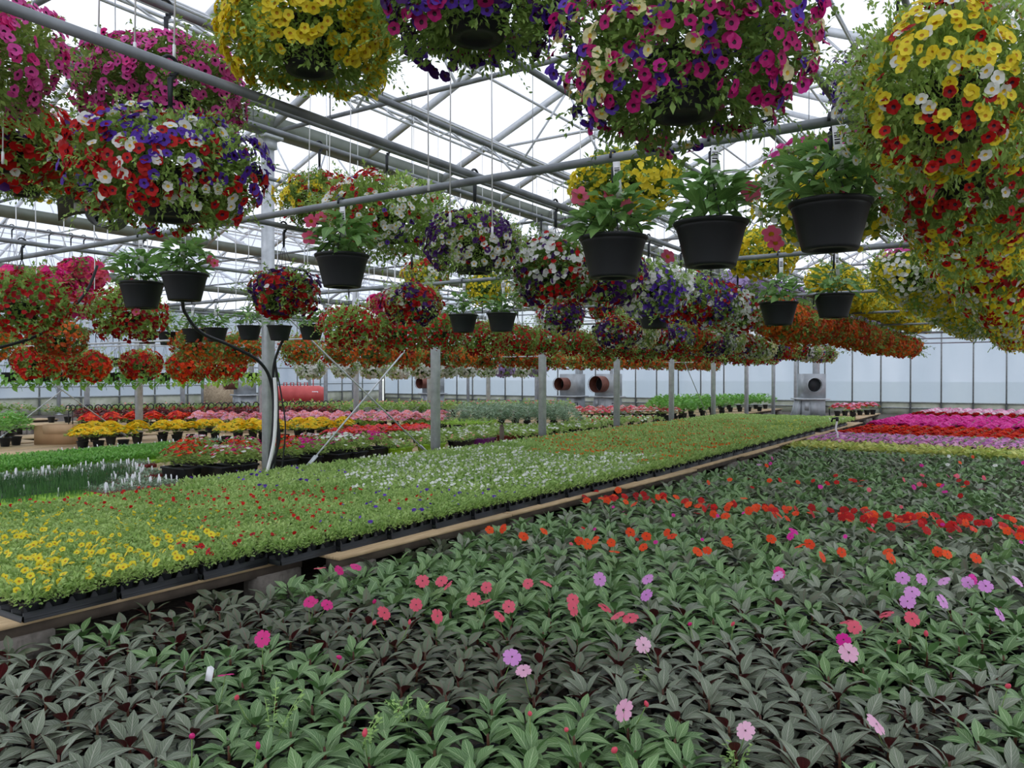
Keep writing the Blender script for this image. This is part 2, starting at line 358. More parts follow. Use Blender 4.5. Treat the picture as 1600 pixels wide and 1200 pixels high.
# walls: end wall along X at YEND, side wall along Y at GX[4]
WG = solid('wall_girt', '8d9494', 'a8aeae', .5, .3); BASEC = solid('wall_base_board', 'a8ad94', 'c8cabb', .8, 0, 2.5)
end = struct('wall_back', None, (0, YEND, 0), 'end wall of cloudy plastic panels between thin uprights')
x0, x1 = GX[4], 9.5; npan = int((x1-x0)/1.22)
def roofz(x):
    k = (GX[0]-x)/9.14; fr = k-math.floor(k); return HG+SLOPE*(half-abs(fr-.5)*9.14)+.1
for k in range(npan+1):
    x = x0+k*1.22
    m = MB(); m.box((x, -.05, roofz(x)/2), (.06, .07, roofz(x))); member('mullion', m, WG, end)
    if k < npan:
        xs = [x+1.22*j/4 for j in range(5)]; m = MB()
        m.poly([(x+.03, 0, .55), (x+1.19, 0, .55), (x+1.19, 0, HG-1.5), (x+.03, 0, HG-1.5)], [(0, 1, 2, 3)])
        link('panel', m.mesh('panel', [WALLF]), parent=end)
        m = MB(); V = [(q, 0, HG-1.5) for q in xs]+[(q, 0, roofz(q)) for q in xs]
        m.poly(V, [(j, j+1, j+6, j+5) for j in range(4)]); link('panel', m.mesh('panel', [GABLE]), parent=end)
        m = MB(); m.box((x+.61, 0, .275), (1.16, .05, .55)); link('base_board', m.mesh('base_board', [BASEC]), parent=end)
for z in (.56, .3, 1.15, HG-1.5, HG-.3, HG+.6):
    if z == 1.15: continue
    m = MB(); m.box(((x0+x1)/2, -.06, z), (x1-x0, .05, .045)); member('girt', m, WG, end)
side = struct('wall_left', None, (GX[4]-.35, 0, 0), 'side wall of clear plastic with a rolled-up hem')
ny = int((YEND+2)/1.83)
for k in range(ny+1):
    y = YEND-k*1.83
    m = MB(); m.box((.04, y, HG/2), (.06, .06, HG)); member('mullion', m, WG, side)
    if k < ny:
        m = MB(); m.poly([(0, y-.03, .75), (0, y-1.8, .75), (0, y-1.8, HG), (0, y-.03, HG)], [(0, 1, 2, 3)]); link('panel', m.mesh('panel', [WALLF]), parent=side)
        m = MB(); m.box((0, y-.915, .375), (.05, 1.78, .75)); link('base_board', m.mesh('base_board', [BASEC]), parent=side)
for z in (.78, 1.25, 2.2): m = MB(); m.tube([(.06, -2, z), (.06, YEND, z)], .03, 6); member('girt', m, WG, side)
# ================================================================== HANGING PIPES
ROWS = {}   # name: (X, height of pipe above eye)
def pipe_y(key, X, h, y0, y1, label, r=.0195):
    ROWS[key] = (X, h); m = MB(); m.tube([(0, y0, 0), (0, y1, 0)], r, 10)
    tag(link('hanging_pipe', m.mesh('hanging_pipe', [PIPE]), (X, 0, EYE+h)), label, 'pipe', 'lengthwise hanging pipes')
    if h > 1.3:
        for k, y in enumerate(LINES):
            if y0 < y < y1 and proj((X, y, EYE+h))[0] > -80:
                m = MB(); m.tube([(0, 0, r*.8), (0, 0, HG-EYE-h-.09)], .004, 5)
                tag(link('suspension_wire', m.mesh('suspension_wire', [PIPE]), (X, y, EYE+h)), 'thin wire at the %s truss over %s' % (nth(k), re.split(' carrying | over ', label)[1]), 'wire', 'suspension wires')
pipe_y('A', -2.67, 1.15, -1, 27, 'long grey pipe over the near row of mixed red and white baskets')
pipe_y('B', -4.5, 1.74, -1, 27, 'raised grey pipe carrying orange and yellow baskets behind the pink one')
pipe_y('C', -3.3, 1.68, -1, 30, 'raised grey pipe carrying the pink and the lavender baskets')
pipe_y('D', -2.4, 1.75, 0, 30, 'raised grey pipe carrying the all-yellow baskets')
pipe_y('E', -3.75, 1.58, 2, 9, 'short raised grey pipe carrying the big white and red basket')
pipe_y('F', -4.8, 1.15, -1, 30, 'long grey pipe over the white, lime and purple baskets')
pipe_y('G', -6.2, 1.92, -1, 30, 'raised grey pipe carrying the yellow and red basket by the curved sheet')
pipe_y('H', -.9, 1.5, 0, 30, 'raised grey pipe carrying the magenta and the pink-topped baskets')
pipe_y('I', -.25, 1.5, .5, 30, 'raised grey pipe over the dense white, red and yellow baskets')
pipe_y('L', -7.15, 1.13, -1, 30, 'long grey pipe over the deep red baskets')
pipe_y('M', -10.5, .95, 1, 34, 'far grey pipe over the orange baskets')
pipe_y('N', -13.0, .75, 2, 36, 'far grey pipe over the white and red petunia baskets')
pipe_y('O', -17.0, .95, 3, 34, 'far grey pipe over the small fern pots')
pipe_y('R', -12.0, 2.1, 1, 34, 'far raised grey pipe over the hot-pink geranium pots')
pipe_y('K', -1.64, 1.82, .4, 12, 'raised grey pipe carrying the dark purple basket')
pipe_y('J', -.575, 2.02, .6, 12, 'raised grey pipe carrying the purple and white-edged basket')
for k, y in enumerate([Y0-DY+.02]+[l for l in LINES if l > 7 and l < 30]):
    m = MB(); xa = -8.75 if k != 1 else -17.8; m.tube([(xa, y-.09, EYE+1.07), (.3, y-.09, EYE+1.07)], .0215, 10)
    tag(link('cross_pipe', m.mesh('cross_pipe', [PIPE])), '%s grey cross pipe clamped between post rows' % nth(k), 'pipe', 'cross pipes')
# ================================================================== BASKET KIT
def pot_mesh(R, H, name='pot', rim=.012):
    m = MB(); rb = R*.68
    m.lathe([(.0, .012), (rb*.6, .012), (rb*.62, 0), (rb, 0), (rb*1.03, .01), (R*.93, H*.82), (R*.95, H*.84), (R*.95, H*.9), (R*.99, H*.91), (R*1.03, H*.955), (R*1.03, H), (R*.97, H), (R*.95, H*.86)], 28, mat=0)
    m.lathe([(0, H*.9), (R*.97, H*.9)], 28, mat=1)
    return m.mesh(name, [BLACK, SOIL], True)
POT = pot_mesh(.165, .2); BPOT = pot_mesh(.14, .17); SPOT = pot_mesh(.12, .15); FPOT = pot_mesh(.066, .11)
def hanger_mesh(R, zr, zt):
    """four wires from the rim to a hook over the pipe at height zt"""
    m = MB()
    for k in range(4): a = k*math.pi/2+.6; m.tube([(R*math.cos(a), R*math.sin(a), zr), (0, 0, zt-.14)], .0028, 4)
    m.tube([(0, 0, zt-.15), (0, 0, zt-.05), (.0, .02, zt-.035)], [.009, .012, .008], 6)
    m.tube([(0, .034*math.sin(a), zt+.0-.034*math.cos(a)) for a in [i*math.pi/7 for i in range(0, 12)]], .007, 6)
    return m.mesh('hanger', [DARKM], True)
HANG = {}
def hanger(R, zr, zt):
    k = (round(R, 2), round(zr, 2), round(zt, 2))
    if k not in HANG: HANG[k] = hanger_mesh(*k)
    return HANG[k]
tg = MB(); tg.box((0, 0, -.07), (.028, .0015, .15), 0)
for i, z in enumerate((-.02, -.028, -.034, -.042, -.05, -.055)): tg.box((0, 0, z), (.02, .0022, .003+.002*(i % 2)), 1)
TAGM = tg.mesh('price_tag', [WHITE, solid('print_black', '1c1c1c')])
def shell_pts(n, R, inner=.72, low=2.15, lump=None):
    """points and outward normals on a drooping dome, centre at rim level"""
    ct = rng.uniform(math.cos(low), 1, n); th = np.arccos(ct); ph = rng.uniform(0, 2*np.pi, n)
    wob = 1+.10*np.sin(3*ph+lump)+.07*np.sin(5*ph+2*lump+th*3)+.05*np.sin(9*ph+th*7)
    rad = R*wob*rng.uniform(inner, 1.0, n)**.6
    d = np.stack([np.sin(th)*np.cos(ph), np.sin(th)*np.sin(ph), np.cos(th)], 1)
    P = d*rad[:, None]; P[:, 2] *= np.where(P[:, 2] > 0, .66, .8)
    low_ = P[:, 2] < 0; P[low_, :2] *= (1-.12*(-P[low_, 2]/R))[:, None]
    return P, d
def foliage(n, R, leaf, seed_lump, strands=30, name='foliage', mat=FOL):
    P, d = shell_pts(n, R, .4, 2.5, seed_lump)
    dirs = d*.9+rng.normal(size=d.shape)*.6; dirs[:, 2] += .15
    ts = [scatter(LEAF, frames_y(dirs, leaf*rng.uniform(.6, 1.3, n)), P)]
    # loose sprigs reaching past the dome
    Ps, ds = shell_pts(strands, R*1.02, .95, 2.2, seed_lump); SP = []; SD = []
    for p, dd in zip(Ps, ds):
        q = p.copy(); v = dd*.9+np.array([0, 0, .35])+rng.normal(size=3)*.35; v /= np.linalg.norm(v)
        for k in range(7): q = q+v*leaf*.5; v = v+np.array([0, 0, -.12]); SP += [q.copy(), q.copy()]; SD += [v+rng.normal(size=3)*.8, v+rng.normal(size=3)*.8]
    ts.append(scatter(LEAF, frames_y(np.array(SD), leaf*rng.uniform(.5, .9, len(SD))), np.array(SP)))
    return join(ts).mesh(name, [mat])
def bloom_layout(n, R, mix, lump, top=None, low=2.3):
    """flower places on the dome; colours come in patches. mix: list of (colour, weight); top: colour of the crown only"""
    P, d = shell_pts(n, R*1.03, .93, low, lump)
    seeds = rng.normal(size=(11, 3)); seeds /= np.linalg.norm(seeds, axis=1, keepdims=True)
    names = [c for c, _ in mix]; wts = np.array([q for _, q in mix], float); wts /= wts.sum()
    sc = rng.permutation(np.repeat(np.arange(len(names)), np.maximum(1, np.round(wts*14).astype(int)))); sc = np.resize(sc, 11); near = np.argmax(d @ seeds.T+rng.normal(size=(n, 11))*.06, 1); ci = sc[near]
    rnd = rng.random(n) < .35; ci[rnd] = rng.choice(len(names), rnd.sum(), p=wts)
    cols = [names[i] for i in ci]
    if top: cols = [top if (dd[2] > .62) else c for c, dd in zip(cols, d)]
    nr = d*1.0+rng.normal(size=d.shape)*.3; nr[:, 2] += .12
    return P, nr, cols
FMESH = {}
def fmesh(c):
    if c not in FMESH: FMESH[c] = FLO_HI.mesh('flower', [PET[c], throat(c)])
    return FMESH[c]
FOLM = {}
def bed_foliage(kind):
    if kind not in FOLM:
        n, leaf, mat = {'hi0': (8500, .029, FOL), 'hi1': (8500, .029, FOLD), 'hi2': (8500, .03, FOL), 'mid0': (2600, .05, FOL), 'mid1': (2600, .05, FOLD), 'mid2': (2600, .05, FOL), 'lo0': (1000, .08, FOLD), 'lo1': (1000, .08, FOL)}[kind]
        FOLM[kind] = foliage(n, .5, leaf/.65, random.random()*6, 60 if kind[0] == 'h' else 20 if kind[0] == 'm' else 8, 'foliage', mat)
    return FOLM[kind]
BLOOM = {}
def blooms(mixkey, mix, top, n, fr, var):
    k = (mixkey, var, n)
    if k not in BLOOM:
        P, nr, cols = bloom_layout(n, .5, mix, var*1.7, top, 2.6); P = P*1.04; cs = sorted(set(cols)); ci = np.array([cs.index(c) for c in cols])
        BLOOM[k] = scatter(FLO_LO, frames(nr, fr*rng.uniform(.8, 1.15, n)), P, mats=ci).mesh('blooms', [PET[c] for c in cs])
    return BLOOM[k]
GRID = [(6+k*2.4, .45+.12*(k % 4)) for k in range(9)]
def basket(X, Y, hz, dia, mixkey, mix, hook_h, label, cat='flower basket', top=None, level='mid', nfl=260, fr=.022, group=None, var=None, flat=1.0):
    """hz: height of the flower dome's centre over the eye; hook_h: pipe height over the eye"""
    for yc, hc in [(l-.09 if k else l-.07, 1.07) for k, l in enumerate([LINES[1]]+LINES[2:])]+[(y_, h_) for y_, h_ in GRID if X < -9.1]:
        q = 1-((hc-hz)/(.34*dia*flat))**2
        if q > 0 and abs(Y-yc) < .48*dia*math.sqrt(q): Y = yc+math.copysign(.5*dia*math.sqrt(q)+.02, Y-yc)
    t = thing('flower_basket', label, cat, (X, Y, EYE+hz), group); s = dia
    var = random.randrange(3) if var is None else var
    sc = (s, s, s*flat); rz = (0, 0, random.uniform(0, 6.28))
    link('pot', BPOT, (0, 0, -.17), t); link('hanger', hanger(.14, -.01, hook_h-hz), parent=t)
    fo = link('foliage', bed_foliage(level+str(var % (2 if level == 'lo' else 3))), (0, 0, 0), t, rz, sc, 'stuff')
    if level == 'hi':
        nfl = int(nfl*3.0); fr *= .82; P, nr, cols = bloom_layout(nfl, .5, mix, var*1.7, top, 2.3 if flat < 1.2 else 2.55)
        vw = np.array([-X, -Y, -hz]); vw = vw/np.linalg.norm(vw); order = np.argsort(-(P @ vw)); first, rest_ = order[:300], order[300:]
        if len(rest_):
            cs = sorted(set(cols)); ci = np.array([2*cs.index(cols[q]) for q in rest_]); ms = [z for c in cs for z in (PET[c], throat(c))]
            link('blooms', scatter(FLO_HI, frames(nr[rest_], fr*rng.uniform(.8, 1.2, len(rest_))), P[rest_]*np.array([s, s, s*flat]), mats=ci).mesh('blooms', ms), parent=t, kind='stuff')
        for q in first:
            p, n_, c = P[q], nr[q], cols[q]
            o = link('flower', fmesh(c), (p[0]*s, p[1]*s, p[2]*s*flat), t, Q(n_), fr*random.uniform(.8, 1.2))
    else:
        link('blooms', blooms(mixkey, mix, top, int(nfl*2.6), fr*(1.3 if level == 'lo' else 1.0)/dia, var), (0, 0, 0), t, rz, sc, 'stuff')
    return t
MIX = dict(rwp=[('red', 6), ('white', 3), ('purple', 4)], pink=[('pink', 8), ('hotpink', 2)], yellow=[('yellow', 1)], orp=[('red', 4), ('orange', 4), ('purple', 2)],
           ry=[('red', 3), ('yellow', 4), ('darkred', 1)], ryw=[('yellow', 5), ('red', 3), ('white', 2)], rw=[('white', 6), ('red', 4), ('purple', 1)], vw=[('violet', 6), ('white', 4), ('red', 1)],
           rwv=[('red', 5), ('white', 3), ('violet', 3)], pu=[('violet', 4), ('purple', 4), ('magenta', 2)], mwp=[('magenta', 4), ('cream', 2), ('purple', 3), ('fuchsia', 1)],
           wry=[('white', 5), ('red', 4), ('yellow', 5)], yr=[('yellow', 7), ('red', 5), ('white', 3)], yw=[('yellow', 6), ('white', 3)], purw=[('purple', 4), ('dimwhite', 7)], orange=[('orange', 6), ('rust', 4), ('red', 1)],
           rust=[('rust', 6), ('orange', 3)], red=[('red', 7), ('darkred', 4)], wp=[('white', 6), ('purple', 3)], wlime=[('white', 5), ('cream', 3), ('violet', 1)], white=[('white', 1)], lav=[('lavender', 1)],
           ro=[('red', 5), ('orangered', 3)], vr=[('violet', 5), ('red', 4), ('white', 1)])
def row_basket(key, px, dc, dia, mix, label, **kw):
    X, h = ROWS[key]; Y = on_row(px, X); return basket(X, Y, dc, dia, mix, MIX[mix], h, label, **kw)
# ---- the large near baskets (single flowers are parts)
G1 = 'large near flower baskets'
row_basket('A', 268, .75, .63, 'rwp', 'full basket of red, white and purple flowers below the pink basket', level='hi', nfl=250, fr=.026, group=G1, var=0)
row_basket('C', 262, 1.28, .72, 'pink', 'round basket covered in bright pink flowers on the raised pipe', level='hi', nfl=300, fr=.026, group=G1, var=1)
row_basket('D', 487, 1.38, .68, 'yellow', 'all-yellow basket seen from below at the top edge, black pot showing', level='hi', nfl=380, fr=.026, group=G1, var=2)
row_basket('K', 745, 1.36, .7, 'pu', 'dark purple and magenta basket hanging from the top edge of the picture', level='hi', nfl=220, fr=.03, group=G1, var=0)
row_basket('H', 1066, .97, .72, 'mwp', 'magenta, cream and purple basket above the three black pots', level='hi', nfl=280, fr=.026, group=G1, var=1)
row_basket('J', 1400, 1.5, .62, 'purw', 'purple and dull white basket seen from below beside the yellow and red mass', level='hi', nfl=260, fr=.02, group=G1, var=2)
for i, (d, mixk) in enumerate(((2.65, 'wry'), (3.35, 'wry'), (4.0, 'yr'), (4.9, 'yr'), (5.9, 'yr'))):
    X, h = ROWS['I']; Y = (d+.55*X)/.8352+.15
    basket(X, Y, (.93 if i else 1.0), (.72 if i else .66), mixk, MIX[mixk], h, '%s basket in the dense white, red and yellow row at the picture edge' % nth(i), level='hi' if i < 4 else 'mid', nfl=250 if i < 4 else 320, fr=.026, group='dense yellow and red basket row', var=i % 3, flat=1.35)
for i in range(14):
    X, h = ROWS['I']; Y = 8.0+i*1.05
    basket(X, Y, .9, .72, 'yr', MIX['yr'], h, '%s basket in the dense white, red and yellow row at the picture edge' % nth(i+5), level='mid' if i < 4 else 'lo', nfl=320, fr=.026, group='dense yellow and red basket row', flat=1.3)
row_basket('B', 148, 1.22, .6, 'orp', 'orange, red and purple basket half behind the red and white one', level='hi', nfl=170, fr=.027, group=G1, var=2)
row_basket('B', 5, 1.25, .6, 'rwv', 'red and violet basket cut by the picture edge under a roof pipe', level='mid', nfl=240, fr=.027)
row_basket('C', -70, 1.2, .7, 'pink', 'pink basket cut off at the upper picture corner', level='hi', nfl=200, fr=.026)
row_basket('G', 40, 1.5, .6, 'ry', 'red and yellow basket above the curved brown sheet', level='hi', nfl=150, fr=.027, group=G1)
row_basket('B', 500, 1.33, .58, 'ryw', 'yellow, red and white basket behind the cross pipe and pink mandevilla', level='hi', nfl=170, fr=.026, group=G1)
row_basket('E', 605, 1.1, .85, 'rw', 'white and red basket behind the single black mandevilla pot', level='hi', nfl=230, fr=.024, group=G1)
row_basket('A', 742, .76, .54, 'vw', 'violet and white basket hanging alone under the gutter', level='hi', nfl=230, fr=.022, group=G1)
row_basket('A', 868, .72, .6, 'rwv', 'red, violet and white basket left of the first big black pot', level='mid', nfl=300, fr=.022, group=G1)
row_basket('D', 980, 1.37, .72, 'yellow', 'domed bright yellow basket above the pink mandevilla pot', level='mid', nfl=430, fr=.027, group=G1, flat=.85)
row_basket('D', 1190, 1.32, .7, 'yellow', 'yellow basket peeping out below the middle black pot', level='mid', nfl=430, fr=.027)
row_basket('H', 1300, 1.0, .78, 'yw', 'yellow and white basket with a pink crown behind the biggest black pot', top='pink', level='mid', nfl=260, fr=.024, group=G1)
# ---- continuous rows
def run(key, y0, y1, step, dc, dia, mixes, desc, level='mid', nfl=300, fr=.024, jit=.1, topc=None, start=0, flat=1.0, gap=(0, 0)):
    X, h = ROWS[key]; y = y0; i = start
    while y <= y1:
        mk = mixes[(i*7+i//3) % len(mixes)] if len(mixes) > 1 else mixes[0]
        p = proj((X, y, EYE+dc))
        if -90 < p[0] < 1690 and not gap[0] < p[0] < gap[1]:
            basket(X, y, dc+random.uniform(-.04, .04), dia*random.uniform(.93, 1.07), mk, MIX[mk], h, '%s basket in %s' % (nth(i-start), desc), level=level if p[2] < 15 else 'lo', nfl=nfl if p[2] < 15 else int(nfl*.7), fr=fr, group=desc, top=topc, flat=flat)
            i += 1
        y += step*random.uniform(1-jit, 1+jit)
run('A', 5.3, 9.2, .8, .74, .62, ['rwv', 'rw', 'rwp', 'wp'], 'the mixed red, white and purple row')
run('A', 10, 23, .72, .72, .66, ['orange', 'rust', 'orange'], 'the long orange row leading to the end wall', fr=.026)
run('C', 10.5, 24, .85, 1.22, .6, ['lav'], 'the pale lavender row', fr=.03)
run('D', 12, 23, .75, 1.33, .66, ['yellow'], 'the solid yellow row near the end wall', fr=.03, nfl=380)
run('H', 7.9, 18, .85, .95, .7, ['yw'], 'the yellow and white row with pink crowns', topc='pink', fr=.024)
run('F', 4.1, 4.6, .95, .62, .5, ['vr', 'ryw', 'rw'], 'the short row behind the two black pots', nfl=220)
run('F', 5.6, 9.2, .9, .7, .52, ['vr', 'rwv', 'rw'], 'the small violet and red row', gap=(690, 825))
run('F', 9.9, 24, .72, .62, .6, ['rwv', 'wlime', 'vw', 'wlime', 'rwp', 'orange'], 'the white, lime and purple row')
run('L', 3.3, 27, 1.0, .62, .72, ['red'], 'the deep red row', nfl=240, fr=.022, gap=(245, 525))
run('G', 7.5, 20, 1.25, 1.2, .55, ['ryw', 'red', 'rw', 'yellow'], 'the upper mixed row under the gutter', nfl=200)
run('B', 7.2, 18, 1.1, 1.15, .55, ['rw', 'ryw', 'rwv', 'red'], 'the raised mixed row behind the violet basket', nfl=220)
run('M', 2.5, 31, .95, .45, .68, ['orange', 'rust'], 'the far orange row in the second house', nfl=220, fr=.026, gap=(185, 290))
run('N', 6.2, 10.5, .9, .2, .72, ['ro'], 'the scarlet row beside the fern pots', nfl=220, fr=.035)
run('N', 11.8, 22, .95, .18, .62, ['white', 'white', 'white', 'lav', 'white'], 'the white petunia row', nfl=220, fr=.032)
run('L', -.3, 2.2, 1.2, .7, .7, ['red'], 'the red pair at the picture edge', nfl=240)
# ================================================================== MANDEVILLA POTS
ML = [leaf_big(.085, .042, .5, .2).mesh('leaf', [MAND], True), leaf_big(.1, .046, .9, .15).mesh('leaf', [MAND], True), leaf_big(.07, .036, .3, .25).mesh('leaf', [MAND], True)]
MF = flower_t(5, .9, .28, 2, .3).mesh('flower', [PET['mandevilla'], THROAT['yellow']]); MFW = flower_t(5, .9, .28, 2, .3).mesh('flower', [PET['palepink'], THROAT['yellow']])
MLT = leaf_big(.085, .042, .6, .2, 3).tmpl(); MFOL = []
for v in range(3):
    P = []; D = []
    for k in range(70):
        a = random.uniform(0, 6.28); r = random.uniform(.02, .16); z = random.uniform(.0, .2)*(1-r*2.2)
        P.append((r*math.cos(a), r*math.sin(a), z)); D.append((math.cos(a), math.sin(a), random.uniform(-.2, 1.0)))
    MFOL.append(scatter(MLT, frames_y(np.array(D), rng.uniform(.7, 1.2, 70)), np.array(P)).mesh('foliage', [MAND], True))
def mandevilla(X, Y, zrim, hook_h, label, near=True, flowers=(), tagged=True, pot=POT, R=.165, H=.2, group=None, leaves=46):
    t = thing('mandevilla_pot', label, 'potted plant', (X, Y, EYE+zrim), group)
    link('pot', pot, (0, 0, -H), t); link('hanger', hanger(R*.97, -.01, hook_h-zrim), parent=t)
    if tagged: link('price_tag', TAGM, (.03*math.sin(YAW)+.012, -.03*math.cos(YAW), hook_h-zrim-.035), t, (0, random.uniform(-.12, .12), YAW+random.uniform(-.3, .3)), 1.25)
    if near:
        for s in range(4):
            m = MB(); a = random.uniform(0, 6.28); pts = [(0, 0, -.02)]
            for k in range(1, 5): pts.append((.05*k*math.cos(a)*random.uniform(.7, 1), .05*k*math.sin(a)*random.uniform(.7, 1), .06*k-.008*k*k))
            m.tube(pts, .0035, 5); link('stem', m.mesh('stem', [STEM]), parent=t)
        for k in range(leaves):
            a = random.uniform(0, 6.28); r = random.uniform(.0, .17); z = random.uniform(.0, .25)*(1-r*2.2)+.01
            d = Vector((math.cos(a), math.sin(a), random.uniform(-.35, 1.0)))
            link('leaf', random.choice(ML), (r*math.cos(a), r*math.sin(a), z), t, d.to_track_quat('Y', 'Z') @ Quaternion((0, 1, 0), random.uniform(-.6, .6)), random.uniform(.9, 1.5))
    else: link('foliage', random.choice(MFOL), (0, 0, 0), t, (0, 0, random.uniform(0, 6.28)), R/.165, 'stuff')
    for (fx, fz, fs) in flowers:   # fx across the view, fz up
        rt = Vector((math.cos(YAW), math.sin(YAW), 0)); fw = Vector((-math.sin(YAW), math.cos(YAW), 0))
        p = rt*fx-fw*.05+Vector((0, 0, fz)); n_ = (-fw+rt*random.uniform(-.7, .7)+Vector((0, 0, random.uniform(-.3, .4))))
        link('flower', MF, p, t, Q(n_), fs)
    return t
YB = LINES[1]-.07; GP = 'big black mandevilla pots on the front cross pipe'
front = [(222, .73, 'black mandevilla pot with pink blooms beside its twin, under the red and white basket', [(-.2, .1, .035), (-.24, .02, .03), (-.05, .0, .03), (-.02, -.23, .035)]),
         (289, .76, 'bushy green black mandevilla pot, second of the two side by side', [(.2, .1, .035), (.24, .07, .035)]),
         (535, .76, 'single black mandevilla pot with two pink blooms under the cross pipe hook', [(-.18, .2, .045), (-.19, .1, .05), (-.12, .22, .04)]),
         (958, .69, 'black mandevilla pot with coral blooms, first of the big three', [(-.17, .19, .05), (.06, .14, .045), (-.03, .2, .03), (.26, -.1, .04)]),
         (1110, .71, 'middle of the three big black pots, dark leaves and pink side blooms', [(.17, .13, .05), (.26, -.06, .045), (.28, -.1, .04)]),
         (1296, .74, 'largest black mandevilla pot, below the striped price tag', [(.4, .06, .06), (.02, .03, .03)])]
for px, zr, lab, fl in front:
    d = ray(px, 587); X = YB/d.y*d.x; mandevilla(X, YB, zr-.01, 1.07, lab, True, fl, group=GP, leaves=150)
Y2 = LINES[2]-.09; i = 0
for px in (1302, 1216, 1022, 784, 724, 487, 437, 390, 338, 303, 264, 230, 68, 40, 12):
    d = ray(px, 587); X = Y2/d.y*d.x; w_ = ['broad black mandevilla pot on the second cross pipe, %s counted from the end wall side' % nth(i)]
    mandevilla(X, Y2, .68+random.uniform(-.03, .03), 1.07, w_[0], True, [(-.16, .0, .03)] if px in (1022,) else (), group='black pots on the second cross pipe', leaves=85); i += 1
# small fern and trailing pots, far left, two tiers
fern = []
for v in range(2):
    P = []; D = []
    for k in range(60):
        a = random.uniform(0, 6.28); r = random.uniform(.03, .2); P.append((r*math.cos(a), r*math.sin(a), random.uniform(-.2, .1))); D.append((math.cos(a), math.sin(a), random.uniform(-1.2, .6)))
    fern.append(scatter(MLT, frames_y(np.array(D), rng.uniform(1.0, 1.9, 60)), np.array(P)).mesh('foliage', [FOLL if v else FOLB]))
n = 0
for px in range(15, 425, 27):
    for tier, zr in ((0, .03), (1, .36)):
        X, h = ROWS['O']; X += .1*tier; Y = on_row(px+9*tier, X)
        if tier == 1 and px > 250: continue
        t = thing('fern_pot', '%s small black pot with %s foliage in the %s tier by the side wall' % (nth((px-15)//27), ('trailing green', 'upright')[tier], ('lower', 'upper')[tier]), 'potted plant', (X, Y, EYE+zr), 'small hanging pots by the side wall')
        link('pot', SPOT, (0, 0, -.15), t, None, 1.25); link('hanger', hanger(.13, 0, h-zr), parent=t); link('foliage', fern[(n+tier) % 2], parent=t, scale=1.2 if tier == 0 else .8, kind='stuff'); n += 1
# hot pink geraniums
for i, (px, hz) in enumerate(((78, 1.35), (132, 1.55), (112, 1.1), (20, 1.3), (600, 1.6), (612, 1.15), (700, 1.2))):
    X, h = ROWS['R']; Y = on_row(px, X)
    basket(X, Y, hz, .62, 'geranium', [('hotpink', 4), ('coral', 3)], h, '%s hot-pink geranium basket among the far roof pipes' % nth(i), level='lo', nfl=240, fr=.045, group='hot-pink geranium baskets', top='hotpink')
# ================================================================== DRIP TUBES
def drip(X, Y, za, zb, label, r=.0045):
    m = MB(); L = za-zb; jx = random.uniform(-.03, .03); m.tube([(0, 0, 0), (jx*.3, 0, -L*.3), (jx, .01, -L*.7), (jx*1.4, 0, -L)], r, 5); m.tube([(jx*1.4, 0, -L), (jx*1.4, 0, -L-.06)], r*1.9, 5)
    tag(link('drip_tube', m.mesh('drip_tube', [WHITE]), (X, Y, za)), label, 'drip tube', 'white drip tubes')
for k in range(34): drip(gx, 7.0+k*.56, gz, EYE+1.05+random.uniform(-.1, .15), '%s white drip tube hanging from the slim lattice girder' % nth(k))
for i, (px, X, bot) in enumerate(((163, -3.0, 1.35), (219, -2.9, 1.3), (284, -2.67, 1.25), (50, -4.0, 1.3), (10, -4.2, 1.1), (488, -4.3, 1.4), (519, -4.3, 1.3), (550, -4.4, 1.3), (1530, -.25, 1.15), (1215, -1.6, 1.4), (1190, -1.5, 1.3), (760, -2.3, .75), (700, -2.4, .8), (660, -2.6, 1.0), (905, -2.7, .7))):
    drip(X, on_row(px, X), HG-.05, EYE+bot, '%s of the white drip tubes hanging among the near baskets' % nth(i), .0035)
for k in range(26): drip(-10.5, 3.5+k*.75, HG, EYE+.7, '%s white drip tube over the far orange row' % nth(k), .006)
for k in range(22): drip(-14.5, 5.0+k*.8, HG, EYE+.5+(k % 3)*.2, '%s white drip tube in front of the side wall pots' % nth(k), .008)
for i, (X, z) in enumerate(((-10.5, HG), (-14.5, HG), (-2.67, HG-.02), (-4.3, HG-.02), (-.25, HG), (-1.55, HG), (-3., HG))):
    m = MB(); m.tube([(0, -1, .02), (0, 34, .02)], .014, 6); tag(link('irrigation_pipe', m.mesh('irrigation_pipe', [ALU]), (X, 0, z)), '%s thin irrigation pipe along the truss chords' % nth(i), 'pipe', 'irrigation pipes')
for k in range(9):
    y = 6+k*2.4; m = MB(); m.tube([(-17.5, y, EYE+.45+.12*(k % 4)), (-9.2, y, EYE+.45+.12*(k % 4))], .014, 6)
    tag(link('grid_pipe', m.mesh('grid_pipe', [ALU])), '%s white rail of the hanging grid in the second house' % nth(k), 'rail', 'white grid rails')
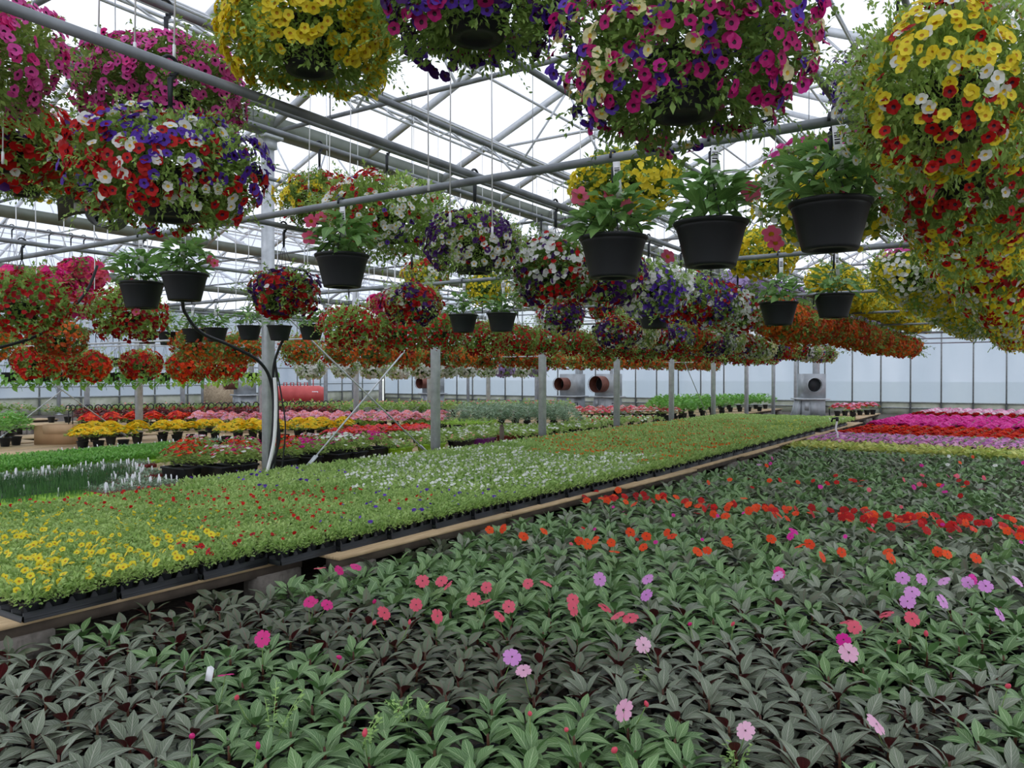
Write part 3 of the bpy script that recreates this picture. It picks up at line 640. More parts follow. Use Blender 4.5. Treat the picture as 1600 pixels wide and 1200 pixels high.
# ================================================================== PLANT TRAYS ON THE BENCH
XE = -4.9; ZB = .3; PIT = .14
def cup_tray():
    m = MB()
    nx, ny_ = 3, 4; w2, l2 = nx*PIT/2, ny_*PIT/2
    for i in range(nx+1):   # ridge walls between cells
        x = -w2+i*PIT; m.poly([(x-.012, -l2, .0), (x+.012, -l2, 0), (x+.005, -l2, .055), (x-.005, -l2, .055), (x-.012, l2, .0), (x+.012, l2, 0), (x+.005, l2, .055), (x-.005, l2, .055)], [(0, 1, 2, 3), (4, 7, 6, 5), (3, 2, 6, 7), (1, 5, 6, 2), (0, 3, 7, 4)])
    for j in range(ny_+1):
        y = -l2+j*PIT; m.poly([(-w2, y-.012, 0), (w2, y-.012, 0), (w2, y-.006, .035), (-w2, y-.006, .035), (-w2, y+.012, 0), (w2, y+.012, 0), (w2, y+.006, .035), (-w2, y+.006, .035)], [(0, 1, 2, 3), (5, 4, 7, 6), (3, 2, 6, 7)])
        for sx in (-1, 1):  # triangular fins on the long sides
            ya_, yb_ = max(-l2, y-.04), min(l2, y+.04); m.poly([(sx*w2, ya_, .03), (sx*w2, yb_, .03), (sx*w2, min(l2, y+.008), .09), (sx*w2, max(-l2, y-.008), .09), (sx*(w2+.012), ya_, .0), (sx*(w2+.012), yb_, .0)], [(0, 1, 2, 3), (4, 5, 2, 3)])
    for sx in (-1, 1): m.box((sx*w2, 0, .018), (.02, 2*l2, .036))
    return m.mesh('tray_frame', [BLACK])
TRAY = cup_tray(); TPOT = pot_mesh(.058, .095, 'cell_pot')
def tray_fol(n, leaf, mat, h=.12, hole=.02, lx=3, ly=4, pit=PIT):
    P = []; D = []
    per = n//(lx*ly)
    for i in range(lx):
        for j in range(ly):
            a = rng.uniform(0, 6.28, per); r = pit*.66*np.sqrt(rng.random(per)); z = .06*(h > .1)+h*(.25+.8*rng.random(per)*(1-(r/(pit*.95))**2))
            P.append(np.stack([(i-(lx-1)/2)*pit+r*np.cos(a), (j-(ly-1)/2)*pit+r*np.sin(a), z], 1)); D.append(np.stack([np.cos(a)*.8, np.sin(a)*.8, rng.uniform(-.1, 1.2, per)], 1)+rng.normal(size=(per, 3))*.35)
    P = np.concatenate(P); D = np.concatenate(D); return scatter(LEAF, frames_y(D, leaf*rng.uniform(.7, 1.3, len(P))), P)
THI = [tray_fol(2600, .034, FOLT).mesh('foliage', [FOLT]) for _ in range(3)]; TMID = [tray_fol(1100, .05, FOLT).mesh('foliage', [FOLT]) for _ in range(3)]
TLO_T = tray_fol(420, .075, FOLT); TLO = TLO_T.mesh('foliage', [FOLT])
def tray_blooms(c, n, r=.022):
    P = np.stack([rng.uniform(-.21, .21, n), rng.uniform(-.28, .28, n), rng.uniform(.175, .215, n)], 1); nr = rng.normal(size=(n, 3))*.5+np.array([.3, -.3, 1.0]); return scatter(FLO_LO, frames(nr, r*rng.uniform(.7, 1.2, n)), P).mesh('blooms', [PET[c]])
TB = {}
def tb(c, n, r=.02):
    k = (c, n, random.randrange(3))
    if k not in TB: TB[k] = tray_blooms(c, n, r)
    return TB[k]
FM = {c: FLO_HI.mesh('flower', [PET[c], throat(c)]) for c in ('yellow', 'red')}
trays = []
for j in range(52):
    for i in range(9):
        y = 2.55+j*.59; off = min(.35, max(0, (y-3)*.045)) if y > 3 else 0
        x = XE+(.1 if y > 3.9 else 0)+off-.24-i*.455
        if x < -8.55: continue
        p = proj((x, y, .45))
        if p[0] < -60 or p[0] > 1500 or y > 26.1: continue
        if 20.3 < y < 20.9: continue
        trays.append((p[2], x, y, i, j, p[0], p[1]))
trays.sort()
def tray_color(px, py, x, y, i):
    if y < 4.6 and px < 330 and py > 800: return 'yellow'
    if py > 765: return 'red' if px < 540 or random.random() < .3 else 'purple'
    if px < 560: return random.choice(['purple', None, 'purple'])
    if 560 < px < 1010 and 712 < py: return 'white' if py < 770 else 'purple'
    if 840 < px < 1180: return random.choice(['orange', 'red', 'orange'])
    if 1000 < px < 1300: return random.choice(['yellow', 'red', None])
    return random.choice([None, 'white'])
rest = []
for k, (d, x, y, i, j, px, py) in enumerate(trays):
    if k >= 300: rest.append((x, y)); continue
    c = tray_color(px, py, x, y, i); cn = {None: 'without open blooms', 'yellow': 'with yellow blooms', 'red': 'with red blooms', 'purple': 'with sparse purple blooms', 'white': 'with white blooms', 'orange': 'with orange blooms'}[c]
    t = thing('seedling_tray', 'tray of green plants %s, %s from the bench edge, %s line' % (cn, nth(i), nth(j)), 'plant tray', (x, y, ZB), 'trays of small bedding plants')
    link('tray_frame', TRAY, parent=t)
    if i == 0 or (j > 0 and not any(abs(q[1]-x) < .2 and abs(q[2]-(y-.59)) < .2 for q in trays)):
        for a in range(3):
            for b_ in range(4): link('pot', TPOT, ((a-1)*PIT, (b_-1.5)*PIT, .004), t)
    rz = random.choice((0, math.pi))
    link('foliage', random.choice(THI if d < 9 else TMID if d < 15 else [TLO]), (0, 0, .0), t, (0, 0, rz), None, 'stuff')
    if c:
        if d < 6.3 and c in FM:
            for q in range(30 if c == 'yellow' else 12):
                n_ = (random.uniform(-.4, .9), random.uniform(-1, .3), random.uniform(.3, 1)); link('flower', FM[c], (random.uniform(-.23, .26), random.uniform(-.3, .3), random.uniform(.165, .215)), t, Q(n_), .024*random.uniform(.8, 1.15))
        else: link('blooms', tb(c, {'yellow': 14, 'red': 12, 'purple': 5, 'white': 30, 'orange': 12}[c], .02 if c != 'purple' else .022), parent=t, rot=(0, 0, rz), kind='stuff')
if rest:
    ts = [TLO_T]; k = len(rest); P = np.array([(x, y, ZB) for x, y in rest]); M_ = np.repeat(np.eye(3)[None], k, 0)
    o = scatter(TLO_T, M_, P); o.tint = np.tile(TLO_T.tint, k)
    tag(link('bedding_foliage', o.mesh('bedding_foliage', [FOLT])), 'low green carpet of bedding plants at the far end of the bench', 'foliage', kind='stuff')
# plywood bench sheets on blocks
def bench_top_mesh(lx, ly, name='bench_top'): m = MB(); m.box((0, 0, -.0125), (lx, ly, .025)); return m.mesh(name, [PLY])
SHEET = bench_top_mesh(1.24, 2.4); n = 0
blk = MB(); blk.box((0, 0, .0), (.2, .4, .19)); blk.box((0, 0, .0), (.21, .03, .16)); BLK = blk.mesh('leg_block', [BLOCK]); RAIL = MB(); RAIL.box((0, 0, 0), (.09, 2.38, .085)); RAIL = RAIL.mesh('bench_rail', [WOODD])
def bench(x, y, rz, label, group):
    t = thing('plywood_bench', label, 'bench', (x, y, ZB), group); t.rotation_euler = (0, 0, rz)
    link('bench_top', SHEET, parent=t)
    for sx in (-.5, .5): link('bench_rail', RAIL, (sx, 0, -.07), t)
    for sx in (-.48, .48):
        for sy in (-.95, .95): link('leg_block', BLK, (sx, sy, -.2), t)
for j in range(10):
    y = 3.25+j*2.44
    for i in range(3):
        off = min(.35, max(0, (y-3)*.045)); x = XE-.5+off+((.1 if j % 2 else .05) if j else -.16)*(i == 0)-i*1.25-(.17 if i else 0)
        bench(x, y, (-.03 if i == 0 and j < 4 else 0), 'low plywood bench top under the bedding trays, %s along, %s in from the impatiens' % (nth(j), nth(i)), 'low plywood benches')
BCOLS = [(-7.95-1.26*i, 10) for i in range(-2, 1)]+[(-9.75-1.25*i, -2) for i in range(7)]+[(-18.75-1.26*i, -2) for i in range(6)]+[(-27.9-1.26*i, -2) for i in range(6)]
NEED = set(); OCC = []; HPOS = []
def support(x, y, r=.0):
    """the bench cells under a footprint; False where no bench can stand"""
    got = []
    for dx in (-r, r):
        for dy in (-r, r):
            c = next((k for k, (cx, j0) in enumerate(BCOLS) if abs(x+dx-cx) <= .64), None); j = round((y+dy-5.2)/2.44)
            if c is None or j < BCOLS[c][1] or y > YEND-1.2 or any(abs(hx-BCOLS[c][0]) < 1.45 and abs(hy-5.2-j*2.44) < 2.0 for hx, hy in HPOS): return False
            got.append((c, j))
    NEED.update(got); return True
def claim(x, y, hx, hy):
    if any(abs(x-a) < hx+ha and abs(y-b_) < hy+hb for a, b_, ha, hb in OCC): return False
    OCC.append((x, y, hx, hy)); return True
def lay_benches():
    for c, j in sorted(NEED): bench(BCOLS[c][0], 5.2+j*2.44, 0, 'low plywood bench beyond the near post row, %s along, column %s' % (nth(j+2), nth(c)), 'low benches of the second house')
# ================================================================== IMPATIENS
def leafpair(L, W, dr, fo, top, und): return leaf_big(L, W, dr, fo, 6, True).mesh('leaf', [top, und], True)
NL = {'g': [leafpair(.115, .046, .7, .28, NGI_G, NGI_UG), leafpair(.1, .042, .4, .3, NGI_G, NGI_UG), leafpair(.125, .044, 1.1, .22, NGI_G, NGI_UG)],
      'b': [leafpair(.12, .046, .7, .3, NGI_B, NGI_U), leafpair(.105, .042, .4, .32, NGI_B, NGI_U), leafpair(.13, .045, 1.1, .22, NGI_B, NGI_U)],
      'd': [leafpair(.115, .045, .7, .3, NGI_D, NGI_U), leafpair(.1, .041, .4, .3, NGI_D, NGI_U), leafpair(.12, .043, 1.1, .22, NGI_D, NGI_UG)]}
IFM = {c: flower_flat().mesh('flower', [PET[c], THROAT['dark']]) for c in ('coral', 'lilac', 'orangered', 'red', 'fuchsia', 'palepink', 'hotpink', 'white', 'magenta')}
BUD = MB(); BUD.lathe([(0, -1), (.45, -.6), (.6, 0), (.4, .7), (0, 1.1)], 8); BUD = {c: BUD.mesh('bud', [PET[c]], True) for c in ('hotpink', 'coral', 'red')}
def variety(px, py):
    def el(cx, cy, rx, ry): return ((px-cx)/rx)**2+((py-cy)/ry)**2 < 1
    if el(120, 1110, 190, 120): return 'b'
    if el(370, 1050, 170, 60): return 'g'
    if el(420, 960, 260, 45) or el(720, 1030, 200, 55): return 'd'
    if el(700, 1150, 420, 90): return 'g'
    if el(1380, 1010, 120, 45) or el(1450, 985, 160, 40): return 'g'
    if el(1250, 1070, 330, 95): return 'b'
    if el(720, 925, 260, 55): return 'g'
    return random.choice('gbdgbg') if py > 880 else random.choice('ggbdg')
plants = []
y = 1.25; r_ = 0
while y < 17.2:
    x = (-4.6 if y > 3.6 else -4.82)+(.12 if r_ % 2 else 0)+min(.45, max(0, (y-3)*.045))
    c_ = 0
    while x < 1.9:
        jx, jy = x+random.uniform(-.03, .03), y+random.uniform(-.03, .03); p = proj((jx, jy, .25)); hid = (jx < -4.2 and False)
        if -120 < p[0] < 1760 and 0 < p[1] < 1330 and p[2] > .8: plants.append((p[2], jx, jy, p[0], p[1], r_, c_))
        x += .245; c_ += 1
    y += .22; r_ += 1
plants.sort()
def leafset(big=1.0):
    out = []; a0 = random.uniform(0, 6.28)
    for wh, (n_, el, zz, sc) in enumerate(((7, -.02, .1, 1.05), (6, .4, .14, 1.0), (5, .9, .165, .85))):
        for k in range(n_):
            a = a0+wh*.5+2*math.pi*k/n_+random.uniform(-.25, .25); e = el+random.uniform(-.2, .2)
            d = Vector((math.cos(a)*math.cos(e), math.sin(a)*math.cos(e), math.sin(e)))
            out.append((Vector((.018*math.cos(a), .018*math.sin(a), zz+random.uniform(-.02, .02))), d, sc*random.uniform(.85, 1.15)*big))
    return out
STM = MB(); STM.tube([(0, 0, .09), (0.004, 0, .14), (0, 0, .18)], [.008, .007, .005], 6); STM = STM.mesh('stem', [leafm('impatiens_stem', '5a2a28', '7c5a40')])
VN = {'g': 'green-leaved', 'b': 'bronze-leaved', 'd': 'dark-leaved'}
near = []; far = []
for k, (d, x, yy, px, py, gr, gc) in enumerate(plants):
    v = variety(px, py)
    if k >= 300: far.append((x, yy, v, px, py)); continue
    t = thing('impatiens_plant', 'x', 'plant', (x, yy, 0), VN[v]+' impatiens pots'); near.append([t, v, [], gr, gc])
    link('pot', FPOT, parent=t); link('stem', STM, parent=t)
    for p, dd, sc in leafset(1.36): link('leaf', random.choice(NL[v]), p, t, dd.to_track_quat('Y', 'Z') @ Quaternion((0, 1, 0), random.uniform(-.4, .4)), sc)
NPOS = np.array([(t.location.x, t.location.y) for t, *_ in near])
CN = dict(coral='coral pink', lilac='lilac pink', orangered='orange', red='red', fuchsia='deep pink', palepink='pale pink', hotpink='hot pink', white='white', magenta='magenta')
FARF = []
def iflower(px, py, c, s=.03, z=.3, bud=False):
    w_ = at(px, py, z); dd = NPOS-np.array([w_.x, w_.y]); q = int(np.argmin((dd**2).sum(1)))
    n_ = Vector((random.uniform(-.5, 1.1), random.uniform(-1.2, .2), random.uniform(.35, 1.1)))
    if (dd[q]**2).sum() > .05: FARF.append((w_, n_, s*random.uniform(.85, 1.15), c)); return
    t, v, fl, *_ = near[q]; loc = w_-t.location
    o = link('bud' if bud else 'flower', BUD[c] if bud else IFM[c], loc, t, Q(n_), s*random.uniform(.85, 1.15)*(.42 if bud else 1))
    st = MB(); st.tube([(0, 0, .15), (loc.x*.5, loc.y*.5, .2), (loc.x, loc.y, loc.z-.005)], .0025, 4); link('flower_stalk', st.mesh('flower_stalk', [STEM]), parent=t)
    if not bud: fl.append(c)
for c, pts in dict(coral=[(683, 963), (600, 958), (740, 937), (758, 940), (780, 963), (795, 948), (825, 912), (853, 912), (895, 937), (650, 945), (895, 950), (945, 950), (965, 962), (985, 966), (760, 918), (700, 915), (1385, 960), (1425, 967), (1325, 972), (1335, 980), (690, 908), (500, 888), (660, 908)],
                   hotpink=[(410, 998), (352, 1055), (530, 891), (556, 886), (490, 943), (511, 945), (483, 940)],
                   lilac=[(937, 905), (1010, 930), (1012, 905), (800, 1027), (1215, 900), (1410, 903), (1418, 940), (1440, 905), (1475, 908), (1512, 910), (1540, 916), (1562, 960), (1473, 940), (1590, 908), (1425, 925)],
                   palepink=[(1005, 1008), (818, 1048), (1165, 1142), (1368, 1132), (1326, 1020), (975, 1110)],
                   fuchsia=[(1318, 1000), (1235, 838), (1240, 830), (1520, 905)],
                   orangered=[(765, 828), (786, 826), (818, 838), (850, 830), (905, 845), (918, 850), (930, 844), (955, 848), (985, 832), (1010, 838), (1050, 838), (1042, 832), (1090, 862), (1105, 860), (1135, 845), (1138, 850), (1205, 842), (1250, 853), (1265, 850), (1285, 870), (1315, 863), (1387, 862), (1392, 872), (1465, 862), (1480, 866), (1525, 872), (1005, 855), (960, 862)]).items():
    for px, py in pts: iflower(px, py, c, .047)
for px, py, c in ((530, 1027, 'hotpink'), (403, 1165, 'hotpink'), (885, 1140, 'coral'), (828, 1115, 'coral'), (570, 1145, 'coral'), (960, 1172, 'coral'), (1405, 1003, 'coral'), (1447, 990, 'coral'), (585, 973, 'coral'), (640, 972, 'coral'), (1575, 1072, 'coral'), (1218, 895, 'hotpink'), (300, 1150, 'hotpink'), (370, 1090, 'coral'), (1010, 1100, 'coral'), (585, 940, 'hotpink'), (1078, 975, 'hotpink'), (1145, 975, 'coral')): iflower(px, py, c, .045, bud=True)
for k in range(120):
    u = random.random(); px = 1040+560*u; iflower(px, 785+38*u+random.gauss(0, 7), 'red' if random.random() < .6 else 'orangered', .045)
for k in range(26): iflower(random.uniform(880, 1040), random.gauss(776, 6), random.choice(['red', 'orangered']), .045)
for k in range(36): iflower(random.uniform(1100, 1600), random.gauss(752, 7), random.choice(['orangered', 'red', 'coral', 'fuchsia']), .036)
for k in range(24): iflower(random.uniform(760, 1600), random.uniform(790, 850), random.choice(['fuchsia', 'coral', 'red']), .02)
for k in range(14): iflower(random.uniform(1180, 1600), random.gauss(722, 6), random.choice(['fuchsia', 'white', 'lilac', 'orangered']), .036)
for i, (t, v, fl, gr, gc) in enumerate(near):
    row, pos = nth(gr), nth(gc)
    fs = (' with '+' and '.join(CN[c] for c in sorted(set(fl))[:2])+' blooms') if fl else ' without blooms'
    t['label'] = '%s impatiens%s, %s row, %s from the bench' % (VN[v], fs, row, pos)
# further impatiens: one mass per leaf colour, flowers with them
LF = leaf_big(.125, .052, .7, .28, 3).tmpl()
for v, mt in (('g', NGI_G), ('b', NGI_B), ('d', NGI_D)):
    P = []; D = []; sc = []
    for x, yy, vv, px, py in far:
        if vv != v: continue
        for p, dd, s in leafset(1.36): P.append((x+p.x, yy+p.y, p.z)); D.append(tuple(dd)); sc.append(s)
    if P: tag(link('impatiens_foliage', scatter(LF, frames_y(np.array(D), np.array(sc)), np.array(P)).mesh('impatiens_foliage', [mt], True)), 'mass of %s impatiens leaves behind the front rows' % VN[v], 'foliage', kind='stuff')
FF = flower_flat().tmpl(); cs = sorted(set(f[3] for f in FARF))
for c in cs:
    fs = [f for f in FARF if f[3] == c]
    tag(link('impatiens_blooms', scatter(FF, frames(np.array([tuple(f[1]) for f in fs]), np.array([f[2] for f in fs])), np.array([tuple(f[0]) for f in fs])).mesh('impatiens_blooms', [PET[c], THROAT['dark']])), '%s blooms scattered over the further impatiens' % CN[c], 'blooms', kind='stuff')
pf = MB(); pf.lathe([(.05, 0), (.066, .11), (.06, .11), (0, .1)], 8); pft = pf.tmpl(); k = len(far)
tag(link('impatiens_pots', scatter(pft, np.repeat(np.eye(3)[None], k, 0), np.array([(x, yy, 0) for x, yy, *_ in far])).mesh('impatiens_pots', [BLACK])), 'black pots beneath the further impatiens', 'pots', kind='stuff')
# ---- colour bands of impatiens towards the end wall: each a plant
DOME = {}
def dome(key, leafmat, col, nl=60, nf=26, R=.12, H=.16, leaf=.07, fr=.03, two=None):
    if key in DOME: return DOME[key]
    a = rng.uniform(0, 6.28, nl); r = R*np.sqrt(rng.random(nl)); z = H*(1-.5*(r/R)**2)*rng.uniform(.5, 1, nl)
    fo = scatter(LEAF, frames_y(np.stack([np.cos(a), np.sin(a), rng.uniform(-.3, .8, nl)], 1), leaf*rng.uniform(.7, 1.3, nl)), np.stack([r*np.cos(a), r*np.sin(a), z], 1)).mesh('foliage', [leafmat])
    bl = None
    if col:
        a = rng.uniform(0, 6.28, nf); r = R*1.05*np.sqrt(rng.random(nf)); z = H*(1.12-.45*(r/R)**2)
        cs_ = [col] if isinstance(col, str) else list(col)
        bl = scatter(FLO_LO, frames(np.stack([np.cos(a)*.5, np.sin(a)*.5-.2, np.ones(nf)], 1), fr*rng.uniform(.8, 1.2, nf)), np.stack([r*np.cos(a), r*np.sin(a), z], 1), mats=rng.integers(0, len(cs_), nf)).mesh('blooms', [PET[c] for c in cs_])
    DOME[key] = (fo, bl); return DOME[key]
def potted(name, x, y, z, key, args, label, cat, group, pot=True, sc=1.0, potm=None, ph=.11):
    t = thing(name, label, cat, (x, y, z), group); fo, bl = dome(key, *args[0], **args[1])
    if pot: link('pot', potm or FPOT, parent=t)
    rz = (0, 0, random.uniform(0, 6.28)); link('foliage', fo, (0, 0, ph*.8), t, rz, sc, 'stuff')
    if bl: link('blooms', bl, (0, 0, ph*.8), t, rz, sc, 'stuff')
    return t
BAND = [(17.5, 18.9, 'vari', ((VARI, None, 46), dict(leaf=.11, H=.15)), 'yellow variegated'), (18.9, 21.4, 'lil', ((NGI_G, ['lilac', 'palepink'], 50, 30), dict(fr=.042)), 'lilac pink'),
        (21.4, 25.2, 'org', ((NGI_G, ['orangered', 'red'], 50, 30), dict(fr=.042)), 'orange-red'), (25.2, 30.5, 'mag', ((NGI_G, ['fuchsia', 'pink'], 46, 30), dict(fr=.05)), 'magenta pink'),
        (30.5, 33, 'drd', ((NGI_D, ['red', 'darkred'], 40, 26), dict(fr=.05)), 'deep red'), (33, 37, 'wht', ((NGI_G, ['white', 'palepink'], 40, 30), dict(fr=.055)), 'white')]
for ya, yb, key, args, nm in BAND:
    stp = .28 if ya < 22 else .36; y = ya; rr = 0
    while y < yb-.05:
        x = -4.3+min(1.2, (y-17)*.06); c = 0
        while x < .9:
            p = proj((x, y, .3))
            if 1180 < p[0] < 1660:
                potted(nm.replace(' ', '_').replace('-', '_')+'_impatiens', x+random.uniform(-.04, .04), y, 0, key, args, '%s impatiens plant, %s row of its colour block, %s from the path' % (nm, nth(rr), nth(c)), 'plant', nm+' impatiens block', pot=False, sc=stp/.2)
            x += stp; c += 1
        y += stp; rr += 1
# ================================================================== BEDS OF THE SECOND HOUSE
def quad(px4, z):  # px4: near-left, near-right, far-right, far-left in the photo's pixels
    return [at(px, py, z) for px, py in px4]
def fill(q, nu, nv):
    for v in range(nv):
        for u in range(nu):
            a = (u+.5)/nu; b_ = (v+.5)/nv; p = q[0].lerp(q[1], a).lerp(q[3].lerp(q[2], a), b_); yield u, v, p.x+random.uniform(-.03, .03), p.y+random.uniform(-.03, .03)
DEFER = []
def beds(*a, **k): DEFER.append((a, k))
def place_beds(px4, nu, nv, name, key, args, lab, cat, pot=True, sc=1.0, z=ZB, potm=None, ph=.11, zt=None):
    r = .115 if potm else .068
    for u, v, x, y in fill(quad(px4, zt or z+.15), nu, nv):
        if (-9.1 < x and y < 28.45) or x > -4.9: continue
        if any(abs(x-a) < ha+r and abs(y-b_) < hb+r for a, b_, ha, hb in OCC) or not support(x, y, r): continue
        claim(x, y, r, r); potted(name, x, y, ZB, key, args, lab+', %s along in its %s line' % (nth(u), nth(v)), cat, lab, pot, sc, potm, ph)
BIGP = pot_mesh(.11, .18)
# yellow mums in black pots, with red and orange pots behind
beds([(118, 681), (540, 667), (548, 658), (118, 666)], 22, 3, 'mum_plant', 'mum', ((FOLD, ['gold', 'yellow'], 90, 90), dict(R=.19, H=.2, leaf=.07, fr=.04)), 'golden yellow mum in a black pot', 'potted flower', True, 1.3, .0+.2, BIGP, .2, .62)
beds([(300, 659), (690, 657), (700, 650), (300, 651)], 22, 3, 'salmon_flower', 'sal', ((FOLD, ['salmon', 'palepink'], 70, 50), dict(R=.17, H=.18, fr=.05)), 'salmon pink bedding flower behind the yellow mums', 'potted flower', True, 1.5, .2, BIGP, .2, .6)
beds([(130, 660), (300, 656), (300, 650), (130, 652)], 10, 2, 'red_flower', 'redf', ((FOLD, ['red', 'orangered'], 70, 40), dict(R=.17, H=.18, fr=.05)), 'scarlet bedding flower behind the yellow mums', 'potted flower', True, 1.5, .2, BIGP, .2, .6)
beds([(500, 682), (668, 674), (672, 667), (540, 671)], 16, 3, 'orange_flower', 'orf', ((FOLD, ['orangered', 'coral'], 60, 46), dict(R=.16, H=.14, fr=.045)), 'orange bedding flower in the strip by the second post', 'potted flower', True, 1.1, .25, None, .11, .45)
beds([(120, 650), (520, 646), (530, 641), (120, 645)], 18, 2, 'dark_coleus', 'col', ((NGI_U, ['darkred'], 70, 14), dict(R=.17, H=.24, leaf=.1)), 'dark maroon foliage plant in the far row', 'potted plant', True, 1.3, .2, BIGP, .2, .6)
beds([(480, 668), (770, 664), (770, 656), (560, 660)], 16, 3, 'green_bedding', 'lim', ((FOLL, None, 80), dict(R=.18, H=.12)), 'lime green bedding plant behind the orange strip', 'potted plant', True, 1.2, .25, None, .11, .45)
beds([(700, 664), (905, 664), (890, 642), (725, 640)], 9, 4, 'silver_shrub', 'sil', ((FOLS, None, 260), dict(R=.28, H=.42, leaf=.075)), 'silver-green shrubby pot plant near the second post', 'shrub', True, 1.1, .2, BIGP, .2, .55)
beds([(880, 655), (1080, 650), (1075, 643), (880, 644)], 12, 2, 'pink_bedding', 'pkb', ((FOLD, ['coral', 'salmon', 'white'], 60, 30), dict(R=.18, H=.2, fr=.05)), 'coral and white bedding flower before the heaters', 'potted flower', True, 1.3, .2, BIGP, .2, .5)
beds([(1010, 660), (1230, 650), (1200, 630), (1030, 632)], 12, 5, 'green_shrub', 'gsh', ((FOLB, None, 150), dict(R=.28, H=.34, leaf=.1)), 'leafy green shrub in front of the end wall', 'shrub', True, 1.5, .2, BIGP, .2, .5)
beds([(1290, 655), (1440, 645), (1420, 636), (1290, 640)], 12, 3, 'pink_bedding', 'pkc', ((FOLD, ['coral', 'palepink', 'red'], 60, 30), dict(R=.2, H=.2, fr=.05)), 'pink bedding flower beside the grey heater', 'potted flower', True, 1.3, .2, BIGP, .2, .5)
beds([(860, 672), (1330, 664), (1310, 654), (900, 658)], 26, 4, 'bedding_plant', 'bed', ((FOLT, ['white', 'red'], 90, 5), dict(R=.2, H=.13)), 'flat green bedding plant in the far beds', 'plant', True, 1.3, .2, None, .11, .4)
beds([(560, 690), (850, 690), (1000, 668), (780, 668)], 18, 6, 'bedding_plant', 'bed2', ((FOL, ['salmon', 'white'], 110, 4), dict(R=.2, H=.13)), 'soft green bedding plant behind the lime planters', 'plant', True, 1.25, .28, None, .11, .42)
beds([(-20, 653), (700, 648), (700, 641), (-20, 645)], 34, 2, 'green_foliage_plant', 'gfp', ((FOLD, ['salmon'], 110, 3), dict(R=.22, H=.3, leaf=.09)), 'dark green foliage plant in the far row', 'potted plant', True, 1.35, .2, BIGP, .2, .5)
beds([(430, 646), (890, 644), (890, 636), (430, 638)], 26, 2, 'low_green_plant', 'lgp', ((FOL, ['coral'], 110, 4), dict(R=.24, H=.24, leaf=.09)), 'low green plant near the far wall', 'potted plant', True, 1.5, .2, BIGP, .2, .5)
p = at(93, 693, ZB); claim(p.x, p.y, .5, .5); support(p.x, p.y, .25)
# near petunias in black planters
def planter(x, y, z, col, label, cat, lx=.5, ly=.28, h=.2, plant=None, rz=0, sc=1.0):
    x = min(x, -9.45); hx, hy = (lx/2+.02, ly/2+.02) if not rz else (ly/2+.02, lx/2+.02)
    for q in range(14):
        if claim(x, y, hx, hy): break
        x -= .04
    else: return
    support(x, y, .1); t = thing('planter_box', label, cat, (x, y, z), 'rectangular planters'); t.rotation_euler = (0, 0, rz)
    m = MB(); a, b_ = lx/2, ly/2
    m.poly([(-a*.9, -b_*.9, 0), (a*.9, -b_*.9, 0), (a*.9, b_*.9, 0), (-a*.9, b_*.9, 0), (-a, -b_, h), (a, -b_, h), (a, b_, h), (-a, b_, h)], [(3, 2, 1, 0), (0, 1, 5, 4), (1, 2, 6, 5), (2, 3, 7, 6), (3, 0, 4, 7)])
    m.box((0, -b_, h-.012), (lx+.03, .02, .03)); m.box((0, b_, h-.012), (lx+.03, .02, .03)); m.box((-a, 0, h-.012), (.02, ly, .03)); m.box((a, 0, h-.012), (.02, ly, .03))
    link('planter', m.mesh('planter', [col]), parent=t)
    m = MB(); m.box((0, 0, h-.04), (lx*.97, ly*.95, .02)); link('soil', m.mesh('soil', [SOIL]), parent=t)
    for k in range(3):
        fo, bl = plant; p = (-a*.62+k*a*.62, 0, h-.05); link('foliage', fo, p, t, (0, 0, k*2.1), sc, 'stuff')
        if bl: link('blooms', bl, p, t, (0, 0, k*2.1), sc, 'stuff')
    return t
PETU = [dome('petu%d' % i, leafmat=FOL, col=c, nl=230, nf=15, R=.22, H=.3, leaf=.055, fr=.036) for i, c in enumerate((['red', 'orangered'], ['magenta', 'fuchsia'], ['white', 'magenta'], ['palepink', 'red', 'white'], ['magenta', 'violet', 'white']))]
PN = ['red', 'magenta', 'white and magenta', 'pink, red and white', 'magenta and violet']
LIMEP = solid('lime_plastic', '8fc41e', 'a6d830', .45); REDP = solid('dark_red_plastic', '6e2420', '8a302a', .5); PURP = solid('purple_plastic', '6e1f7a', '842a8e', .5)
for u, v, x, y in fill(quad([(250, 722), (455, 722), (470, 692), (300, 690)], .62), 5, 3):
    k = (0, 0, 3, 0, 2)[(u+v) % 5]; planter(x, y, ZB, BLACK, 'black planter of %s petunias before the near post, %s along, line %s' % (PN[k], nth(u), nth(v)), 'planter', plant=PETU[k])
for u, v, x, y in fill(quad([(440, 722), (630, 706), (615, 683), (480, 688)], .62), 6, 3):
    k = (4, 1, 3, 1, 4)[(u+v) % 5]; planter(x, y, ZB, BLACK, 'black planter of %s petunias behind the near post, %s along, line %s' % (PN[k], nth(u), nth(v)), 'planter', plant=PETU[k])
LOWG = dome('lowg', FOL, ['salmon', 'white'], 130, 5, .17, .14, .055, .03)
for i, (px, py, c, cn) in enumerate(((640, 708, LIMEP, 'lime green'), (665, 706, BLACK, 'black'), (715, 703, LIMEP, 'lime green'), (737, 700, BLACK, 'black'), (759, 697, BLACK, 'black, thin-rimmed'), (778, 694, LIMEP, 'pale lime'), (795, 693, PURP, 'purple'), (815, 691, REDP, 'dark red'), (836, 688, REDP, 'dull red'))):
    p = at(px, py, .38); planter(p.x-.1, p.y, ZB, c, '%s planter of small green plants, %s along the edge by the second post' % (cn, nth(i)), 'planter', plant=LOWG, rz=math.pi/2, h=.17)
